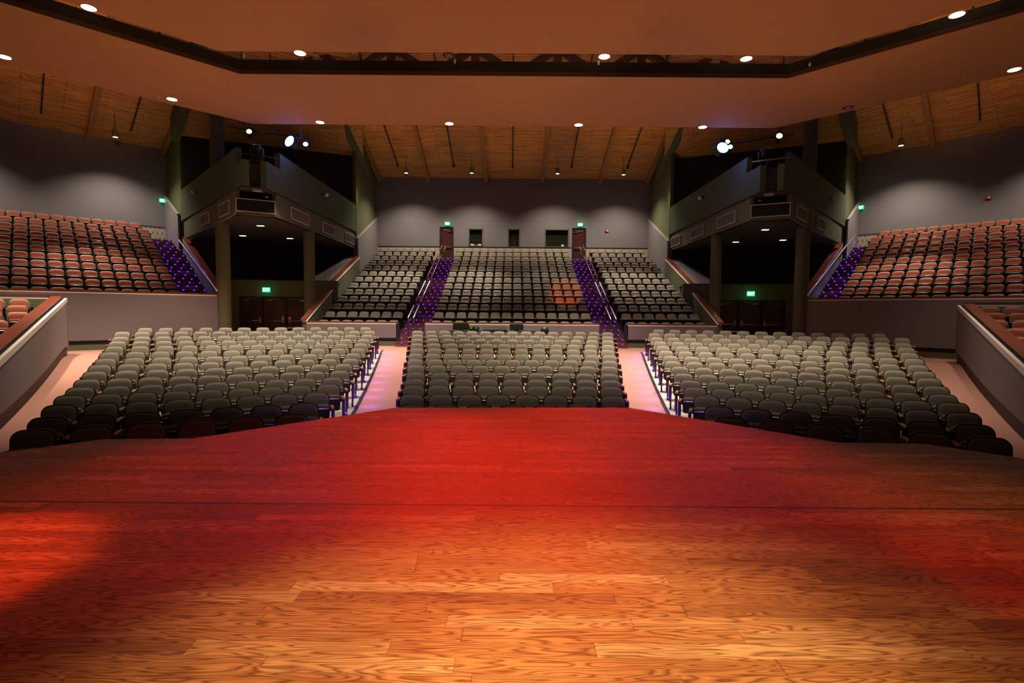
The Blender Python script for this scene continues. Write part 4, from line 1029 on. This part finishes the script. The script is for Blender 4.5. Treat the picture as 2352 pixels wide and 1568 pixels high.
for s, nm, u, v in ((-1, 'left', 590, 345), (1, 'right', 1757, 352)):
    p = W_(u, v, 21.35); t = thing('moving_head_light', 'unlit dark moving-head lamp standing on the %s balcony corner' % nm, 'spotlight', p)
    b = MB(); b.lathe((0, 0, 0), [(0, -.22), (.16, -.2), (.2, 0), (.17, .16), (.12, .2), (0, .21)], 0, 18); b.build('head', 'black', t)
    b = MB(); b.lathe((0, 0, 0), [(.172, .155), (.125, .205), (0, .215)], 0, 18); b.build('top_cap', 'rimr', t)
    b = MB(); b.box(-.26, -.06, -.4, -.2, .06, .06); b.box(.2, -.06, -.4, .26, .06, .06); b.box(-.26, -.1, -.46, .26, .1, -.4); b.build('yoke', 'black', t)
    b = MB(); b.tube([(0, 0, -1.0), (0, 0, -.45)], .04, 0, 8); b.box(-.2, -.15, -1.05, .2, .15, -1.0); b.build('stand', 'black', t)
    pa, pb = (W_(1630, 338, 22.2), W_(1822, 308, 22.6)) if s > 0 else (W_(530, 292, 22.6), W_(720, 322, 22.1))
    b = MB(); b.tube([pa, pb], .03, 0, 8)
    for f in (.15, .5, .85):
        q = [pa[i] * (1 - f) + pb[i] * f for i in range(3)]; b.tube([q, (q[0], q[1], q[2] + 3.2)], .02, 0, 6)
    tag(b.build('lighting_pipe', 'frame'), 'thin black pipe carrying the spotlights above the %s balcony' % nm, 'pipe')
# blue beams toward the stage
for u, v in ((673, 330), (1656, 345)):
    x, y, z = W_(u, v, 21.6)
    lamp('SPOT', (x, y, z), 70, (.12, .22, 1), (x * .30, 4.4, 0), .12, 9, 1, name='blue_spot_beam')
    lamp('POINT', (x, y + .1, z + .05), 40, (.10, .2, 1), size=.1, name='blue_lens_spill')
# added narrow red spot near the camera for the round patch on rear seats
lamp('SPOT', (.45, -.8, 2.7), 26000, (1, .16, .05), (2.86, 28.6, Z(.95)), .02, 3.7, .25, name='added_red_spot')
# added point fills without fixtures, for the olive glow on the tall walls
for s in (-1, 1):
    lamp('POINT', (s * 8.75, 31.6, Z(6.6)), 7, (.95, 1, .35), size=.01, name='wall_glow_fill')
    lamp('POINT', (s * 18.3, 27.9, Z(6.8)), 6, (.95, 1, .35), size=.01, name='wall_glow_fill')

# ---------------------------------------------------------------- control desk behind the last centre row
zf_ = Z(-1.62)
t = thing('control_desk', 'black control desk behind the last centre floor row', 'desk', (0, 22.4, zf_))
b = MB(); b.box(-2.6, -.35, .70, 1.9, .35, .74); b.build('desktop', 'black', t)
for x in (-2.5, -.4, 1.8): b = MB(); b.box(x - .03, -.3, 0, x + .03, .3, .7); b.build('leg', 'black', t)
def mon(label, x0, x1, zt_, m='screen'):
    t = thing('monitor', label, 'monitor', ((x0 + x1) / 2, 22.35, zf_ + .745)); hw = (x1 - x0) / 2
    b = MB(); b.box(-hw, -.02, .03, hw, .03, zt_); b.build('housing', 'black', t)
    b = MB(); b.box(-hw + .02, -.024, .05, hw - .02, -.02, zt_ - .02); b.build('screen', m, t)
    b = MB(); b.box(-.1, -.1, 0, .1, .1, .03); b.build('stand', 'black', t)
mon('largest dark monitor at the left of the control desk', -2.5, -1.82, .30)
mon('small dark monitor at the right end of the control desk', -.1, .48, .28)
t = thing('rack_unit', 'low black rack unit with two pale lights on the control desk', 'rack unit', (-1.6, 22.3, zf_ + .745))
b = MB(); b.box(-.2, -.15, 0, .2, .15, .16); b.build('case', 'black', t)
for dx in (-.12, .1): b = MB(); b.box(dx - .03, -.156, .1, dx + .03, -.15, .13); b.build('indicator', 'white', t)
t = thing('mixing_console', 'long low mixing console in the middle of the control desk', 'mixer', (-.72, 22.25, zf_ + .745))
b = MB(); b.add([(-.5, -.25, 0), (.5, -.25, 0), (.5, .25, 0), (-.5, .25, 0), (-.5, -.25, .05), (.5, -.25, .05), (.5, .25, .16), (-.5, .25, .16)], [(0, 3, 2, 1), (4, 5, 6, 7), (0, 1, 5, 4), (2, 3, 7, 6), (0, 4, 7, 3), (1, 2, 6, 5)]); b.build('case', 'black', t)
b = MB()
for i in range(16): b.box(-.46 + i * .06, -.1, .09, -.44 + i * .06, .0, .115)
b.build('faders', 'alu', t)
t = thing('desk_lamp', 'thin gooseneck lamp rising behind the left monitor', 'lamp', (-1.95, 22.5, zf_ + .745))
b = MB(); b.tube([(0, 0, 0), (0, 0, .45), (.02, 0, .52), (.0, -.05, .56)], .012, 0, 6); b.build('neck', 'frame', t)
b = MB(); b.lathe((0, -.06, .52), [(.03, 0), (.02, .05), (0, .06)], 0, 10); b.build('lamp_shade', 'frame', t)
t = thing('office_chair', 'dark round-backed chair by the right half of the control desk', 'chair', (1.35, 21.75, zf_))
b = MB(); b.lathe((0, 0, 0), [(0, .42), (.2, .42), (.22, .46), (.2, .5), (0, .5)], 0, 16); b.build('seat', 'black', t)
b = MB(); b.lathe((0, .2, .78), [(0, -.02), (.15, -.02), (.17, .02), (0, .03)], 0, 16, Matrix.Translation((0, .2, .78)) @ Matrix.Rotation(PI / 2, 4, 'X') @ Matrix.Translation((0, -.2, -.78))); b.build('backrest', 'black', t)
b = MB(); b.tube([(0, 0, .08), (0, 0, .42)], .03, 0, 8); b.tube([(0, .1, .45), (0, .2, .66)], .015, 0, 6)
for k in range(5): a = k * 2 * PI / 5; b.tube([(0, 0, .08), (.25 * math.cos(a), .25 * math.sin(a), .04)], .02, 0, 6)
b.build('base', 'frame', t)
